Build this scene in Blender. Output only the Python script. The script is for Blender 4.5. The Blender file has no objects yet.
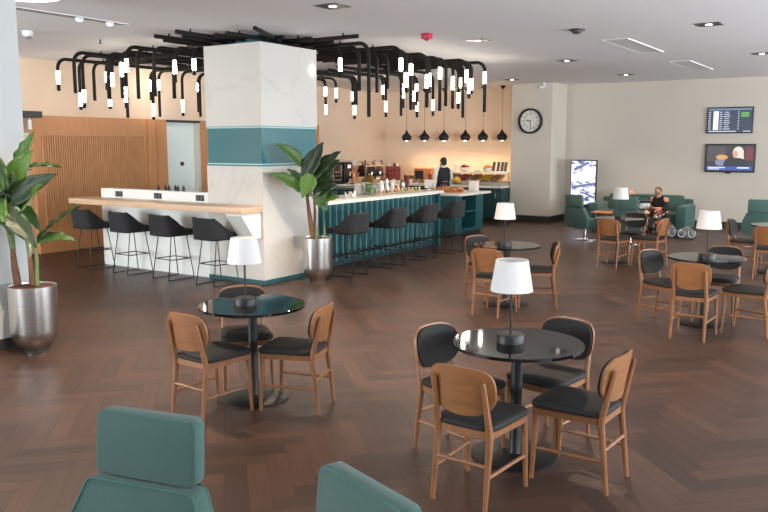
import bpy, bmesh, math, random
from mathutils import Vector, Matrix
random.seed(11)
S = bpy.context.scene
COL = S.collection
PI = math.pi

# ------------------------------------------------------------------ materials
MATS = {}
def mat(name, col, rough=0.6, metal=0.0, var=0.0, vscale=8.0, bump=0.0, bscale=60.0, spec=0.5, emit=None, estr=0.0, coat=0.0, trans=0.0, stretch=None, ior=1.5, alpha=1.0, sheen=0.0):
    if name in MATS: return MATS[name]
    m = bpy.data.materials.new(name); m.use_nodes = True
    nt = m.node_tree; b = nt.nodes['Principled BSDF']
    b.inputs['Base Color'].default_value = (*col, 1)
    b.inputs['Roughness'].default_value = rough
    b.inputs['Metallic'].default_value = metal
    b.inputs['Specular IOR Level'].default_value = spec
    b.inputs['Coat Weight'].default_value = coat
    b.inputs['Coat Roughness'].default_value = 0.06
    b.inputs['Transmission Weight'].default_value = trans
    b.inputs['IOR'].default_value = ior
    b.inputs['Alpha'].default_value = alpha
    b.inputs['Sheen Weight'].default_value = sheen
    if emit is not None:
        b.inputs['Emission Color'].default_value = (*emit, 1)
        b.inputs['Emission Strength'].default_value = estr
    if var or bump:
        tc = nt.nodes.new('ShaderNodeTexCoord'); mp = nt.nodes.new('ShaderNodeMapping')
        nt.links.new(tc.outputs['Object'], mp.inputs['Vector'])
        if stretch: mp.inputs['Scale'].default_value = stretch
    if var:
        n = nt.nodes.new('ShaderNodeTexNoise'); n.inputs['Scale'].default_value = vscale; n.inputs['Detail'].default_value = 6
        nt.links.new(mp.outputs['Vector'], n.inputs['Vector'])
        r = nt.nodes.new('ShaderNodeValToRGB')
        r.color_ramp.elements[0].position = 0.3; r.color_ramp.elements[1].position = 0.7
        r.color_ramp.elements[0].color = tuple(c * (1 - var) for c in col) + (1,)
        r.color_ramp.elements[1].color = tuple(min(1, c * (1 + var)) for c in col) + (1,)
        nt.links.new(n.outputs['Fac'], r.inputs['Fac']); nt.links.new(r.outputs['Color'], b.inputs['Base Color'])
    if bump:
        n2 = nt.nodes.new('ShaderNodeTexNoise'); n2.inputs['Scale'].default_value = bscale; n2.inputs['Detail'].default_value = 3
        nt.links.new(mp.outputs['Vector'], n2.inputs['Vector'])
        bp = nt.nodes.new('ShaderNodeBump'); bp.inputs['Strength'].default_value = bump; bp.inputs['Distance'].default_value = 0.01
        nt.links.new(n2.outputs['Fac'], bp.inputs['Height']); nt.links.new(bp.outputs['Normal'], b.inputs['Normal'])
    MATS[name] = m
    return m

def sr(r, g, b):
    f = lambda c: (c / 255 / 12.92) if c / 255 <= 0.04045 else ((c / 255 + 0.055) / 1.055) ** 2.4
    return (f(r), f(g), f(b))

WALL = mat('wall_paint', sr(206, 197, 184), 0.85, var=0.015, vscale=1.5, spec=0.2)
WARMLITWALL = mat('warm_lit_wall_paint', sr(226, 204, 180), 0.85, var=0.015, vscale=1.5, spec=0.2)  # same wall paint, tinted peach for the warm light on it
CEIL = mat('ceiling_paint', sr(232, 230, 229), 0.9, spec=0.2)
PILLAR = mat('pillar_paint', sr(192, 194, 192), 0.7, spec=0.3)
DARKBASE = mat('dark_skirting', sr(48, 45, 43), 0.5)
BLACKM = mat('black_metal', sr(30, 29, 29), 0.45, metal=0.3)
PIPEM = mat('pipe_black', sr(24, 20, 18), 0.7, spec=.25)
BLACKFAB = mat('black_fabric', sr(28, 28, 30), 0.85, bump=0.25, bscale=300, sheen=0.05)
BLACKLEATHER = mat('black_leather', sr(36, 34, 33), 0.68, spec=.25, bump=0.1, bscale=150)
CHAIRWOOD = mat('chair_oak', sr(126, 82, 48), 0.45, var=0.16, vscale=6, stretch=(6, 6, 0.8))
PLYWOOD = mat('chair_ply', sr(134, 88, 52), 0.4, var=0.16, vscale=5, stretch=(0.9, 3, 7))
TABLEGLASS = mat('black_table_glass', sr(24, 22, 22), 0.05, spec=0.5)
TEALFAB = mat('teal_fabric', sr(56, 86, 79), 0.9, var=0.12, vscale=220, bump=0.35, bscale=400, sheen=0.15)
TEALFAB2 = mat('teal_piping', sr(64, 100, 93), 0.85)
TEALPAINT = mat('teal_panel', sr(30, 82, 86), 0.42, var=0.04, vscale=3)
TEALDARK = mat('teal_cabinet', sr(24, 60, 62), 0.45, var=0.04, vscale=3)
TEALGLASS = mat('teal_glass', sr(46, 108, 116), 0.12, coat=0.4)
TEALEDGE = mat('pale_teal_edge', sr(160, 205, 200), 0.3)
WHITETOP = mat('white_counter', sr(236, 228, 214), 0.3, var=0.02, vscale=4)
STEEL = mat('brushed_steel', sr(196, 194, 190), 0.28, metal=1.0, var=0.1, vscale=3, stretch=(1, 1, 60))
CHROME = mat('chrome', sr(215, 215, 215), 0.12, metal=1.0)
SOIL = mat('potting_soil', sr(88, 52, 38), 0.95, var=0.4, vscale=40, bump=0.8, bscale=60)
LAMPSHADE = mat('white_lamp_shade', sr(206, 203, 200), 0.8, spec=0.2)
SHADEIN = mat('shade_inner', sr(225, 225, 222), 0.8)
LED = mat('led_tube', (1, 1, 1), 0.4, emit=(1.0, 0.9, 0.78), estr=17.0)
DLED = mat('downlight_lens', (1, 1, 1), 0.4, emit=(1.0, 0.95, 0.88), estr=3.0)
PLED = mat('pendant_bulb', (1, 1, 1), 0.4, emit=(1.0, 0.82, 0.6), estr=18.0)
WOODTOP = mat('pale_oak_top', sr(205, 172, 140), 0.4, var=0.08, vscale=4, stretch=(0.5, 8, 8))
SLAT = mat('slat_wood', sr(198, 141, 90), 0.5, var=0.14, vscale=5, stretch=(5, 5, 0.5))
PANELWOOD = mat('panel_wood', sr(188, 130, 82), 0.45, var=0.08, vscale=3, stretch=(4, 4, 0.4))
SLATGAP = mat('slat_gap', sr(128, 82, 52), 0.7)
DOORWHITE = mat('white_door', sr(222, 232, 228), 0.4)
WHITEP = mat('white_plastic', sr(228, 228, 226), 0.4)
DARKP = mat('dark_plastic', sr(26, 26, 28), 0.35)
REDP = mat('red_plastic', sr(176, 40, 60), 0.4)
REDLAC = mat('red_lacquer', sr(128, 34, 22), 0.35, var=0.08, vscale=6)
ORANGEWOOD = mat('orange_wood', sr(198, 118, 56), 0.4, var=0.12, vscale=6)
COPPER = mat('copper', sr(208, 146, 110), 0.35, metal=0.6)
GOLD = mat('gold', sr(224, 172, 84), 0.25, metal=0.9)
GLASS = mat('clear_glass', (0.95, 0.97, 0.97), 0.03, trans=1.0, ior=1.45)
WATERG = mat('lime_water', sr(206, 214, 120), 0.1, trans=0.6, ior=1.33)
GREEN = mat('lime_green', sr(120, 158, 40), 0.5, var=0.3, vscale=30)
YELLOW = mat('lemon_yellow', sr(240, 190, 60), 0.5, var=0.1)
ORANGE = mat('orange_juice', sr(226, 120, 40), 0.4)
REDF = mat('red_fruit', sr(176, 36, 30), 0.4, var=0.2, vscale=40)
PASTRY = mat('baked_pastry', sr(204, 138, 82), 0.6, var=0.25, vscale=40)
CREAM = mat('cream_ceramic', sr(236, 228, 216), 0.3)
LEAF = None
SKIN = mat('skin', sr(178, 122, 92), 0.6)
SKINP = mat('skin_light', sr(198, 142, 112), 0.6)
HAIRB = mat('black_hair', sr(24, 20, 19), 0.6)

def add_bsdf(name):
    m = bpy.data.materials.new(name); m.use_nodes = True
    return m, m.node_tree, m.node_tree.nodes['Principled BSDF']

def marble():
    m, nt, b = add_bsdf('white_marble')
    tc = nt.nodes.new('ShaderNodeTexCoord')
    mp = nt.nodes.new('ShaderNodeMapping'); mp.inputs['Rotation'].default_value = (0.5, 0.6, 0.3)
    nz = nt.nodes.new('ShaderNodeTexNoise'); nz.inputs['Scale'].default_value = 0.55; nz.inputs['Detail'].default_value = 4; nz.inputs['Roughness'].default_value = 0.5
    nz.inputs['Distortion'].default_value = 0.8
    s = nt.nodes.new('ShaderNodeMath'); s.operation = 'SUBTRACT'; s.inputs[1].default_value = 0.5
    a = nt.nodes.new('ShaderNodeMath'); a.operation = 'ABSOLUTE'
    r = nt.nodes.new('ShaderNodeValToRGB')
    r.color_ramp.elements[0].position = 0.0; r.color_ramp.elements[0].color = (*sr(197, 193, 185), 1)
    r.color_ramp.elements[1].position = 0.012; r.color_ramp.elements[1].color = (*sr(204, 200, 192), 1)
    nt.links.new(tc.outputs['Object'], mp.inputs['Vector']); nt.links.new(mp.outputs['Vector'], nz.inputs['Vector'])
    nt.links.new(nz.outputs['Fac'], s.inputs[0]); nt.links.new(s.outputs[0], a.inputs[0]); nt.links.new(a.outputs[0], r.inputs['Fac'])
    nt.links.new(r.outputs['Color'], b.inputs['Base Color'])
    b.inputs['Roughness'].default_value = 0.12
    return m
MARBLE = marble()

def floor_mat():
    m, nt, b = add_bsdf('herringbone_oak')
    g = nt.nodes.new('ShaderNodeNewGeometry')
    uv = nt.nodes.new('ShaderNodeUVMap')
    mp = nt.nodes.new('ShaderNodeMapping'); mp.inputs['Scale'].default_value = (2.2, 26, 1)
    cmb = nt.nodes.new('ShaderNodeCombineXYZ')
    mul = nt.nodes.new('ShaderNodeMath'); mul.operation = 'MULTIPLY'; mul.inputs[1].default_value = 37.0
    nt.links.new(g.outputs['Random Per Island'], mul.inputs[0]); nt.links.new(mul.outputs[0], cmb.inputs['Z'])
    add = nt.nodes.new('ShaderNodeVectorMath'); add.operation = 'ADD'
    nt.links.new(uv.outputs['UV'], mp.inputs['Vector']); nt.links.new(mp.outputs['Vector'], add.inputs[0]); nt.links.new(cmb.outputs[0], add.inputs[1])
    nz = nt.nodes.new('ShaderNodeTexNoise'); nz.inputs['Scale'].default_value = 1.0; nz.inputs['Detail'].default_value = 7; nz.inputs['Distortion'].default_value = 0.6
    nt.links.new(add.outputs[0], nz.inputs['Vector'])
    r1 = nt.nodes.new('ShaderNodeValToRGB')
    r1.color_ramp.elements[0].position = 0.0; r1.color_ramp.elements[0].color = (*sr(54, 38, 30), 1)
    r1.color_ramp.elements[1].position = 1.0; r1.color_ramp.elements[1].color = (*sr(80, 56, 44), 1)
    nt.links.new(g.outputs['Random Per Island'], r1.inputs['Fac'])
    r2 = nt.nodes.new('ShaderNodeValToRGB')
    r2.color_ramp.elements[0].position = 0.3; r2.color_ramp.elements[0].color = (0.8, 0.79, 0.78, 1)
    r2.color_ramp.elements[1].position = 0.72; r2.color_ramp.elements[1].color = (1.08, 1.07, 1.06, 1)
    nt.links.new(nz.outputs['Fac'], r2.inputs['Fac'])
    mx = nt.nodes.new('ShaderNodeMix'); mx.data_type = 'RGBA'; mx.blend_type = 'MULTIPLY'; mx.inputs['Factor'].default_value = 1.0
    nt.links.new(r1.outputs['Color'], mx.inputs['A']); nt.links.new(r2.outputs['Color'], mx.inputs['B'])
    nt.links.new(mx.outputs['Result'], b.inputs['Base Color'])
    b.inputs['Roughness'].default_value = 0.38
    b.inputs['Specular IOR Level'].default_value = 0.36
    bp = nt.nodes.new('ShaderNodeBump'); bp.inputs['Strength'].default_value = 0.12; bp.inputs['Distance'].default_value = 0.004
    nt.links.new(nz.outputs['Fac'], bp.inputs['Height']); nt.links.new(bp.outputs['Normal'], b.inputs['Normal'])
    return m

def leaf_mat():
    m, nt, b = add_bsdf('glossy_leaf')
    uv = nt.nodes.new('ShaderNodeUVMap')
    wv = nt.nodes.new('ShaderNodeTexWave'); wv.bands_direction = 'X'; wv.inputs['Scale'].default_value = 7; wv.inputs['Distortion'].default_value = 1.5
    nt.links.new(uv.outputs['UV'], wv.inputs['Vector'])
    oi = nt.nodes.new('ShaderNodeObjectInfo')
    r = nt.nodes.new('ShaderNodeValToRGB')
    r.color_ramp.elements[0].color = (*sr(24, 42, 21), 1); r.color_ramp.elements[1].color = (*sr(72, 108, 38), 1)
    nt.links.new(oi.outputs['Random'], r.inputs['Fac'])
    r2 = nt.nodes.new('ShaderNodeValToRGB'); r2.color_ramp.elements[0].color = (0.8, 0.82, 0.8, 1); r2.color_ramp.elements[1].color = (1.1, 1.1, 1.0, 1)
    nt.links.new(wv.outputs['Fac'], r2.inputs['Fac'])
    mx = nt.nodes.new('ShaderNodeMix'); mx.data_type = 'RGBA'; mx.blend_type = 'MULTIPLY'; mx.inputs['Factor'].default_value = 1.0
    nt.links.new(r.outputs['Color'], mx.inputs['A']); nt.links.new(r2.outputs['Color'], mx.inputs['B'])
    nt.links.new(mx.outputs['Result'], b.inputs['Base Color'])
    b.inputs['Roughness'].default_value = 0.33
    bp = nt.nodes.new('ShaderNodeBump'); bp.inputs['Strength'].default_value = 0.25; bp.inputs['Distance'].default_value = 0.006
    nt.links.new(wv.outputs['Fac'], bp.inputs['Height']); nt.links.new(bp.outputs['Normal'], b.inputs['Normal'])
    return m
LEAF = leaf_mat()
STEMG = mat('green_stalk', sr(92, 112, 62), 0.5, var=0.2, vscale=12)
TRUNK = mat('brown_trunk', sr(112, 78, 56), 0.85, var=0.35, vscale=20, bump=0.5, bscale=30)

# ------------------------------------------------------------------ mesh builder
class MB:
    def __init__(s): s.v = []; s.f = []; s.uv = None
    def add(s, vs, fs, M=None):
        o = len(s.v)
        for v in vs:
            v = Vector(v); s.v.append(M @ v if M is not None else v)
        for f in fs: s.f.append([i + o for i in f])
        return s
    def box(s, c, d, M=None):
        x, y, z = c; a, b, h = d[0] / 2, d[1] / 2, d[2] / 2
        vs = [(x + i * a, y + j * b, z + k * h) for i in (-1, 1) for j in (-1, 1) for k in (-1, 1)]
        return s.add(vs, [(0, 1, 3, 2), (4, 6, 7, 5), (0, 4, 5, 1), (2, 3, 7, 6), (0, 2, 6, 4), (1, 5, 7, 3)], M)
    def span(s, a, b, M=None):
        return s.box([(a[i] + b[i]) / 2 for i in range(3)], [abs(b[i] - a[i]) for i in range(3)], M)
    def rbox(s, c, d, r=0.02, seg=3, M=None):
        bm = bmesh.new(); bmesh.ops.create_cube(bm, size=1)
        for v in bm.verts: v.co = Vector((c[0] + v.co.x * d[0], c[1] + v.co.y * d[1], c[2] + v.co.z * d[2]))
        bmesh.ops.bevel(bm, geom=bm.edges[:], offset=min(r, min(d) * 0.49), segments=seg, profile=0.5, affect='EDGES')
        s.bm(bm, M); return s
    def bm(s, bm, M=None):
        bm.verts.index_update()
        s.add([v.co.copy() for v in bm.verts], [[v.index for v in f.verts] for f in bm.faces], M); bm.free()
    def tube(s, path, r, n=8, cap=True, M=None):
        path = [Vector(p) for p in path]; k = len(path)
        rr = r if isinstance(r, (list, tuple)) else [r] * k
        vs, fs = [], []
        t0 = (path[1] - path[0]).normalized()
        up = Vector((0, 0, 1)) if abs(t0.z) < 0.9 else Vector((1, 0, 0))
        nrm = t0.cross(up).normalized()
        for i in range(k):
            if i == 0: t = path[1] - path[0]
            elif i == k - 1: t = path[-1] - path[-2]
            else: t = (path[i + 1] - path[i]).normalized() + (path[i] - path[i - 1]).normalized()
            t.normalize()
            nrm = (nrm - t * nrm.dot(t)).normalized(); b = t.cross(nrm)
            for j in range(n):
                a = 2 * PI * j / n
                vs.append(path[i] + (nrm * math.cos(a) + b * math.sin(a)) * rr[i])
        for i in range(k - 1):
            for j in range(n):
                fs.append((i * n + j, i * n + (j + 1) % n, (i + 1) * n + (j + 1) % n, (i + 1) * n + j))
        if cap: fs.append(list(range(n))[::-1]); fs.append([(k - 1) * n + j for j in range(n)])
        return s.add(vs, fs, M)
    def lathe(s, prof, n=24, c=(0, 0, 0), M=None, cap=True):
        vs, fs = [], []; k = len(prof)
        for r, z in prof:
            for j in range(n):
                a = 2 * PI * j / n
                vs.append((c[0] + r * math.cos(a), c[1] + r * math.sin(a), c[2] + z))
        for i in range(k - 1):
            for j in range(n):
                fs.append((i * n + j, i * n + (j + 1) % n, (i + 1) * n + (j + 1) % n, (i + 1) * n + j))
        if cap:
            fs.append(list(range(n))[::-1]); fs.append([(k - 1) * n + j for j in range(n)])
        return s.add(vs, fs, M)
    def cyl(s, c, r, h, n=24, M=None):   # c: base centre
        return s.lathe([(r, 0), (r, h)], n, c, M)
    def prism(s, poly, z0, z1, M=None):
        n = len(poly)
        vs = [(p[0], p[1], z0) for p in poly] + [(p[0], p[1], z1) for p in poly]
        fs = [list(range(n))[::-1], [n + i for i in range(n)]] + [(i, (i + 1) % n, n + (i + 1) % n, n + i) for i in range(n)]
        return s.add(vs, fs, M)
    def ball(s, c, r, n=12, m=8, M=None):
        rx, ry, rz = (r, r, r) if not isinstance(r, (tuple, list)) else r
        bm = bmesh.new(); bmesh.ops.create_uvsphere(bm, u_segments=n, v_segments=m, radius=1)
        for v in bm.verts: v.co = Vector((c[0] + v.co.x * rx, c[1] + v.co.y * ry, c[2] + v.co.z * rz))
        s.bm(bm, M); return s
    def mesh(s, name, material, angle=40, smooth=True):
        me = bpy.data.meshes.new(name)
        me.from_pydata([tuple(v) for v in s.v], [], s.f)
        bm = bmesh.new(); bm.from_mesh(me); bmesh.ops.recalc_face_normals(bm, faces=bm.faces[:]); bm.to_mesh(me); bm.free()
        me.materials.append(material)
        if smooth:
            me.polygons.foreach_set('use_smooth', [True] * len(me.polygons))
            me.set_sharp_from_angle(angle=math.radians(angle))
        return me

def link(name, me, parent=None):
    o = bpy.data.objects.new(name, me); COL.objects.link(o)
    if parent is not None: o.parent = parent
    return o
def part(name, mb, material, parent=None, label=None, angle=40, smooth=True):
    o = link(name, mb.mesh(name, material, angle, smooth), parent)
    if label: o['label'] = label
    return o
def tag(o, label, cat, group=None):
    o['label'] = label; o['category'] = cat
    if group: o['group'] = group
    return o
def thing(name, label, cat, loc=(0, 0, 0), rz=0, group=None):
    o = bpy.data.objects.new(name, None); COL.objects.link(o)
    o.empty_display_size = 0.1
    o.location = loc; o.rotation_euler = (0, 0, rz)
    return tag(o, label, cat, group)
def struct(name, mb, material, parent=None, **k):
    o = part(name, mb, material, parent, **k)
    if parent is None: o['kind'] = 'structure'
    return o
KIDS = {}
def kids(o):
    return [c for c in bpy.data.objects if c.parent is o]
def copy_tree(o, parent=None):
    ch = kids(o)
    c = o.copy(); COL.objects.link(c)
    if parent is not None: c.parent = parent
    for k in ch: copy_tree(k, c)
    return c
def facing(fx, fy): return math.atan2(-fx, fy)
def single(name, mb, material, label, cat, loc=(0, 0, 0), rz=0, group=None, **k):
    o = part(name, mb, material, None, **k); o.location = loc; o.rotation_euler = (0, 0, rz)
    return tag(o, label, cat, group)
def arc(cx, cy, r, a0, a1, n): return [(cx + r * math.cos(a0 + (a1 - a0) * i / n), cy + r * math.sin(a0 + (a1 - a0) * i / n)) for i in range(n + 1)]
def rrect(x0, y0, x1, y1, r, n=5):
    p = []
    p += arc(x1 - r, y1 - r, r, 0, PI / 2, n); p += arc(x0 + r, y1 - r, r, PI / 2, PI, n)
    p += arc(x0 + r, y0 + r, r, PI, 1.5 * PI, n); p += arc(x1 - r, y0 + r, r, 1.5 * PI, 2 * PI, n)
    return p

# ------------------------------------------------------------------ camera
cam = bpy.data.cameras.new('camera'); co = bpy.data.objects.new('camera', cam); COL.objects.link(co)
cam.sensor_width = 36.0; cam.lens = 790.0 / 768 * 36.0
co.location = (0, 0, 1.95); co.rotation_euler = (math.radians(90 - 8.0), 0, math.radians(33.6))
cam.clip_end = 100
S.camera = co

# ------------------------------------------------------------------ room shell
CH = 3.49
XL, XR, YB, YF = -13.3, 6.0, 20.0, -4.0
def build_floor():
    w, n = 0.13, 5; L = w * n; gap = 0.0012
    vs, fs, uvs = [], [], []
    ca, sa = math.cos(PI / 4), math.sin(PI / 4)
    cx, cy = (XL + XR) / 2, (YB + YF) / 2
    R = 16.5
    def quad(x, y, dx, dy, horiz):
        pts = [(x + gap, y + gap), (x + dx - gap, y + gap), (x + dx - gap, y + dy - gap), (x + gap, y + dy - gap)]
        mxp, myp = (x + dx / 2), (y + dy / 2)
        wx, wy = ca * mxp - sa * myp + cx, sa * mxp + ca * myp + cy
        if not (XL - .1 < wx < 2.5 and 0.3 < wy < YB + 0.2): return
        o = len(vs)
        for p in pts: vs.append((ca * p[0] - sa * p[1] + cx, sa * p[0] + ca * p[1] + cy, 0.0))
        fs.append((o, o + 1, o + 2, o + 3))
        if horiz: uvs.extend([(p[0], p[1]) for p in pts])
        else: uvs.extend([(p[1], p[0]) for p in pts])
    N = int(R / w) + 2
    # herringbone: row j shifted by j, one horizontal then one vertical plank
    for j in range(-N, N):
        for k in range(-N // n - 2, N // n + 2):
            x0 = (j + 2 * n * k)
            if abs(x0) > N + 2 * n: continue
            quad(x0 * w, j * w, L, w, True)
            quad((x0 + 2 * n - 1) * w, j * w, w, L, False)
    me = bpy.data.meshes.new('floor'); me.from_pydata(vs, [], fs)
    ul = me.uv_layers.new(name='UVMap')
    for i, u in enumerate(uvs): ul.data[i].uv = u
    me.materials.append(floor_mat())
    o = link('floor', me); o['kind'] = 'structure'
    sub = MB().span((XL - .2, YF - .2, -0.1), (XR + .2, YB + .2, -0.002))
    struct('floor', sub, mat('floor_joint', sr(60, 47, 41), 0.7))
build_floor()
struct('ceiling', MB().span((XL - .2, YF - .2, CH), (XR + .2, YB + .2, CH + .15)), CEIL)
struct('wall_back', MB().span((-8.7, YB, 0), (XR, YB + .15, CH)), WALL)
struct('wall_buffet', MB().span((XL, YB, 0), (-8.7, YB + .15, CH)), WARMLITWALL)
struct('wall_left', MB().span((XL - .15, YF, 0), (XL, YB, CH)), WARMLITWALL)
# rear and window walls (behind / beside the viewer)
mb = MB().span((XL, YF - .15, 0), (XR, YF, 0.5)).span((XL, YF - .15, 3.1), (XR, YF, CH))
for x in (-13.2, -9.5, -5.8, -2.1, 1.6, 5.9): mb.span((x - .15, YF - .15, 0.5), (x + .15, YF, 3.1))
struct('wall_front', mb, WALL)
mb = MB().span((XR, YF, 0), (XR + .15, YB, 0.4)).span((XR, YF, 3.1), (XR + .15, YB, CH))
for y in (-3.9, 0, 4, 8, 12, 16, 19.9): mb.span((XR, y - .15, 0.4), (XR + .15, y + .15, 3.1))
struct('wall_right', mb, WALL)
# clock pier
struct('wall_pier', MB().span((-8.68, 19.0, 0), (-7.59, YB, CH)), WALL)
struct('baseboard_pier', MB().span((-8.68, 18.98, 0), (-7.57, YB - .001, 0.15)), DARKBASE)
struct('baseboard_back', MB().span((-7.57, YB - .02, 0), (XR - .01, YB - .001, 0.15)), DARKBASE)
# near pillar
struct('wall_pillar', MB().span((-7.95, 2.7, 0), (-7.13, 4.48, CH)), PILLAR)
struct('baseboard_pillar', MB().span((-7.97, 2.68, 0), (-7.11, 4.5, 0.11)), DARKBASE)

# wood wall
WX = -13.0
mb = MB().span((XL + .001, 8.35, 0), (WX, 11.38, 2.47)).span((XL + .001, 12.3, 0), (WX, 16.5, 2.47))
mb.span((WX, 8.35, 0.0), (WX + .02, 11.38, 0.12)).span((WX, 10.86, .12), (WX + .035, 10.95, 2.47)).span((WX, 11.1, .12), (WX + .02, 11.14, 2.47))
wood = struct('wall_wood', mb, PANELWOOD)
mb = MB().span((WX - .01, 8.5, 0.45), (WX + .004, 10.78, 2.12))
struct('slat_backing', mb, SLATGAP, wood)
mb = MB(); y = 8.5
while y < 10.78:
    mb.span((WX, y, 0.45), (WX + .022, y + .03, 2.12)); y += .047
struct('slat_panel', mb, SLAT, wood)
d = struct('door_1', MB().span((XL + .002, 11.38, 0), (XL + .2, 12.22, 2.42)), DOORWHITE)
part('door_jamb', MB().span((XL + .001, 11.38, 2.42), (WX + .02, 12.3, 2.47)), DARKP, d, label='dark head jamb')
part('door_viewer', MB().cyl((0, 0, 0), .045, .03, 16, Matrix.Translation((XL + .2, 11.85, 1.55)) @ Matrix.Rotation(PI / 2, 4, 'Y')), mat('dark_red', sr(70, 24, 26), .4), d, label='dark round door viewer')
struct('trim_1', MB().span((XL + .2, 12.22, 0), (WX + .01, 12.3, 2.42)), mat('jamb_beige', sr(196, 190, 176), .6), None)
# left end: dark lintel, partition
struct('trim_2', MB().span((XL + .001, 6.2, 2.42), (-12.7, 8.35, 2.53)), DARKBASE)
struct('wall_partition', MB().span((XL + .001, 5.0, 0), (WX - .1, 8.35, 2.42)), mat('sand_panel', sr(196, 164, 134), .6))
t = thing('wall_notice', 'small pale cream notice panel beside the slatted wood wall', 'notice', (WX - .1, 8.1, 2.05))
part('panel', MB().rbox((.012, 0, 0), (.024, .42, .17), .005), mat('cream_panel', sr(216, 210, 180), .5), t)
part('frame', MB().box((.012, 0, .095), (.03, .46, .02)).box((.012, 0, -.095), (.03, .46, .02)), WHITEP, t)
for i, y in enumerate((8.0, 8.2)):
    t = thing('spot_lamp', 'white cylinder spotlight hanging under the dark lintel, ' + ('the one nearer the pillar' if i == 0 else 'the one nearer the slatted wood wall'), 'spotlight', (-12.85, y, 2.42), 0, 'spotlights under the dark lintel')
    part('body', MB().cyl((0, 0, -.2), .035, .16, 14), WHITEP, t); part('stem', MB().cyl((0, 0, -.04), .008, .04, 8), CHROME, t)

# ------------------------------------------------------------------ marble column
cx0, cx1, cy0, cy1 = -8.53, -7.46, 8.195, 9.42
t = thing('marble_column', 'square white marble column with a teal glass band', 'column', (-7.995, 8.8075, 0))
def cspan(n, z0, z1, inset, m, label=None):
    w, dd = (cx1 - cx0) / 2 - inset, (cy1 - cy0) / 2 - inset
    part(n, MB().span((-w, -dd, z0), (w, dd, z1)), m, t, label=label)
cspan('plinth', 0, .06, -.012, TEALPAINT, 'teal plinth')
cspan('lower_cladding', .06, 1.655, 0, MARBLE)
cspan('glass_band', 1.655, 2.21, .012, TEALGLASS, 'teal glass band')
cspan('upper_cladding', 2.21, 3.335, 0, MARBLE)
cspan('core', 3.335, CH - .002, .3, TEALPAINT)
for n, z in (('edge_strip', 1.675), ('edge_strip', 2.185)): cspan(n, z, z + .018, .006, TEALEDGE, 'pale edge strip')

# divider wall with wooden counter
t = thing('bar_divider', 'low white marble divider wall with power sockets beside the column', 'divider', (-9.8, 8.3, 0))
part('wall_panel', MB().span((-1.2, -.09, 0.05), (1.269, .09, 1.255)), mat('divider_white', sr(226, 228, 222), .25, var=.02, vscale=2), t)
part('plinth', MB().span((-1.2, -.085, 0), (1.269, .08, .05)), MATS['divider_white'], t)
for px in (-10.55, -9.63, -8.71):
    s_ = part('socket', MB().rbox((px + 9.8, -.096, 1.175), (.17, .012, .085), .006), DARKP, t, label='black double socket')
    [part('outlet', MB().box((px + 9.8 + q, -.104, 1.175), (.05, .006, .05)), mat('socket_grey', sr(90, 90, 90), .4), s_) for q in (-.038, .038)]
t = thing('bar_counter', 'long pale wooden bar counter shelf in front of the white divider', 'counter', (-9.4, 7.95, 1.02))
part('counter_top', MB().rbox((.04, .035, .045), (3.78, .43, .085), .006), WOODTOP, t)
part('bracket', MB().add([(x, y, z) for x in (1.6, 1.9) for y, z in ((.24, 0), (-.14, 0), (-.14, -.03), (.1, -.36), (.24, -.36))],
     [(0, 1, 2, 3, 4), (9, 8, 7, 6, 5), (0, 5, 6, 1), (1, 6, 7, 2), (2, 7, 8, 3), (3, 8, 9, 4), (4, 9, 5, 0)]), mat('white_bracket', sr(222, 222, 214), .4), t, smooth=False)
for i, x in enumerate((-9.72, -9.6, -9.48, -9.38, -9.28, -9.2)):
    t = thing('spice_bottle', ['tiny dark bottle on the white divider, first from the slatted wood wall', 'tiny dark bottle on the white divider, second from the slatted wood wall', 'tiny dark bottle on the white divider, third from the slatted wood wall', 'tiny dark bottle on the white divider, third from the marble column', 'tiny dark bottle on the white divider, second from the marble column', 'tiny dark bottle on the white divider, closest to the marble column'][i], 'bottle', (x, 8.3 + (i % 2) * .04, 1.255), 0, 'tiny bottles on the divider')
    part('body', MB().lathe([(.02, 0), (.02, .05), (.01, .065)], 12), DARKP, t); part('cap', MB().cyl((0, 0, .065), .011, .02, 10), mat('cap_brown', sr(90, 60, 40), .5), t)

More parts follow.
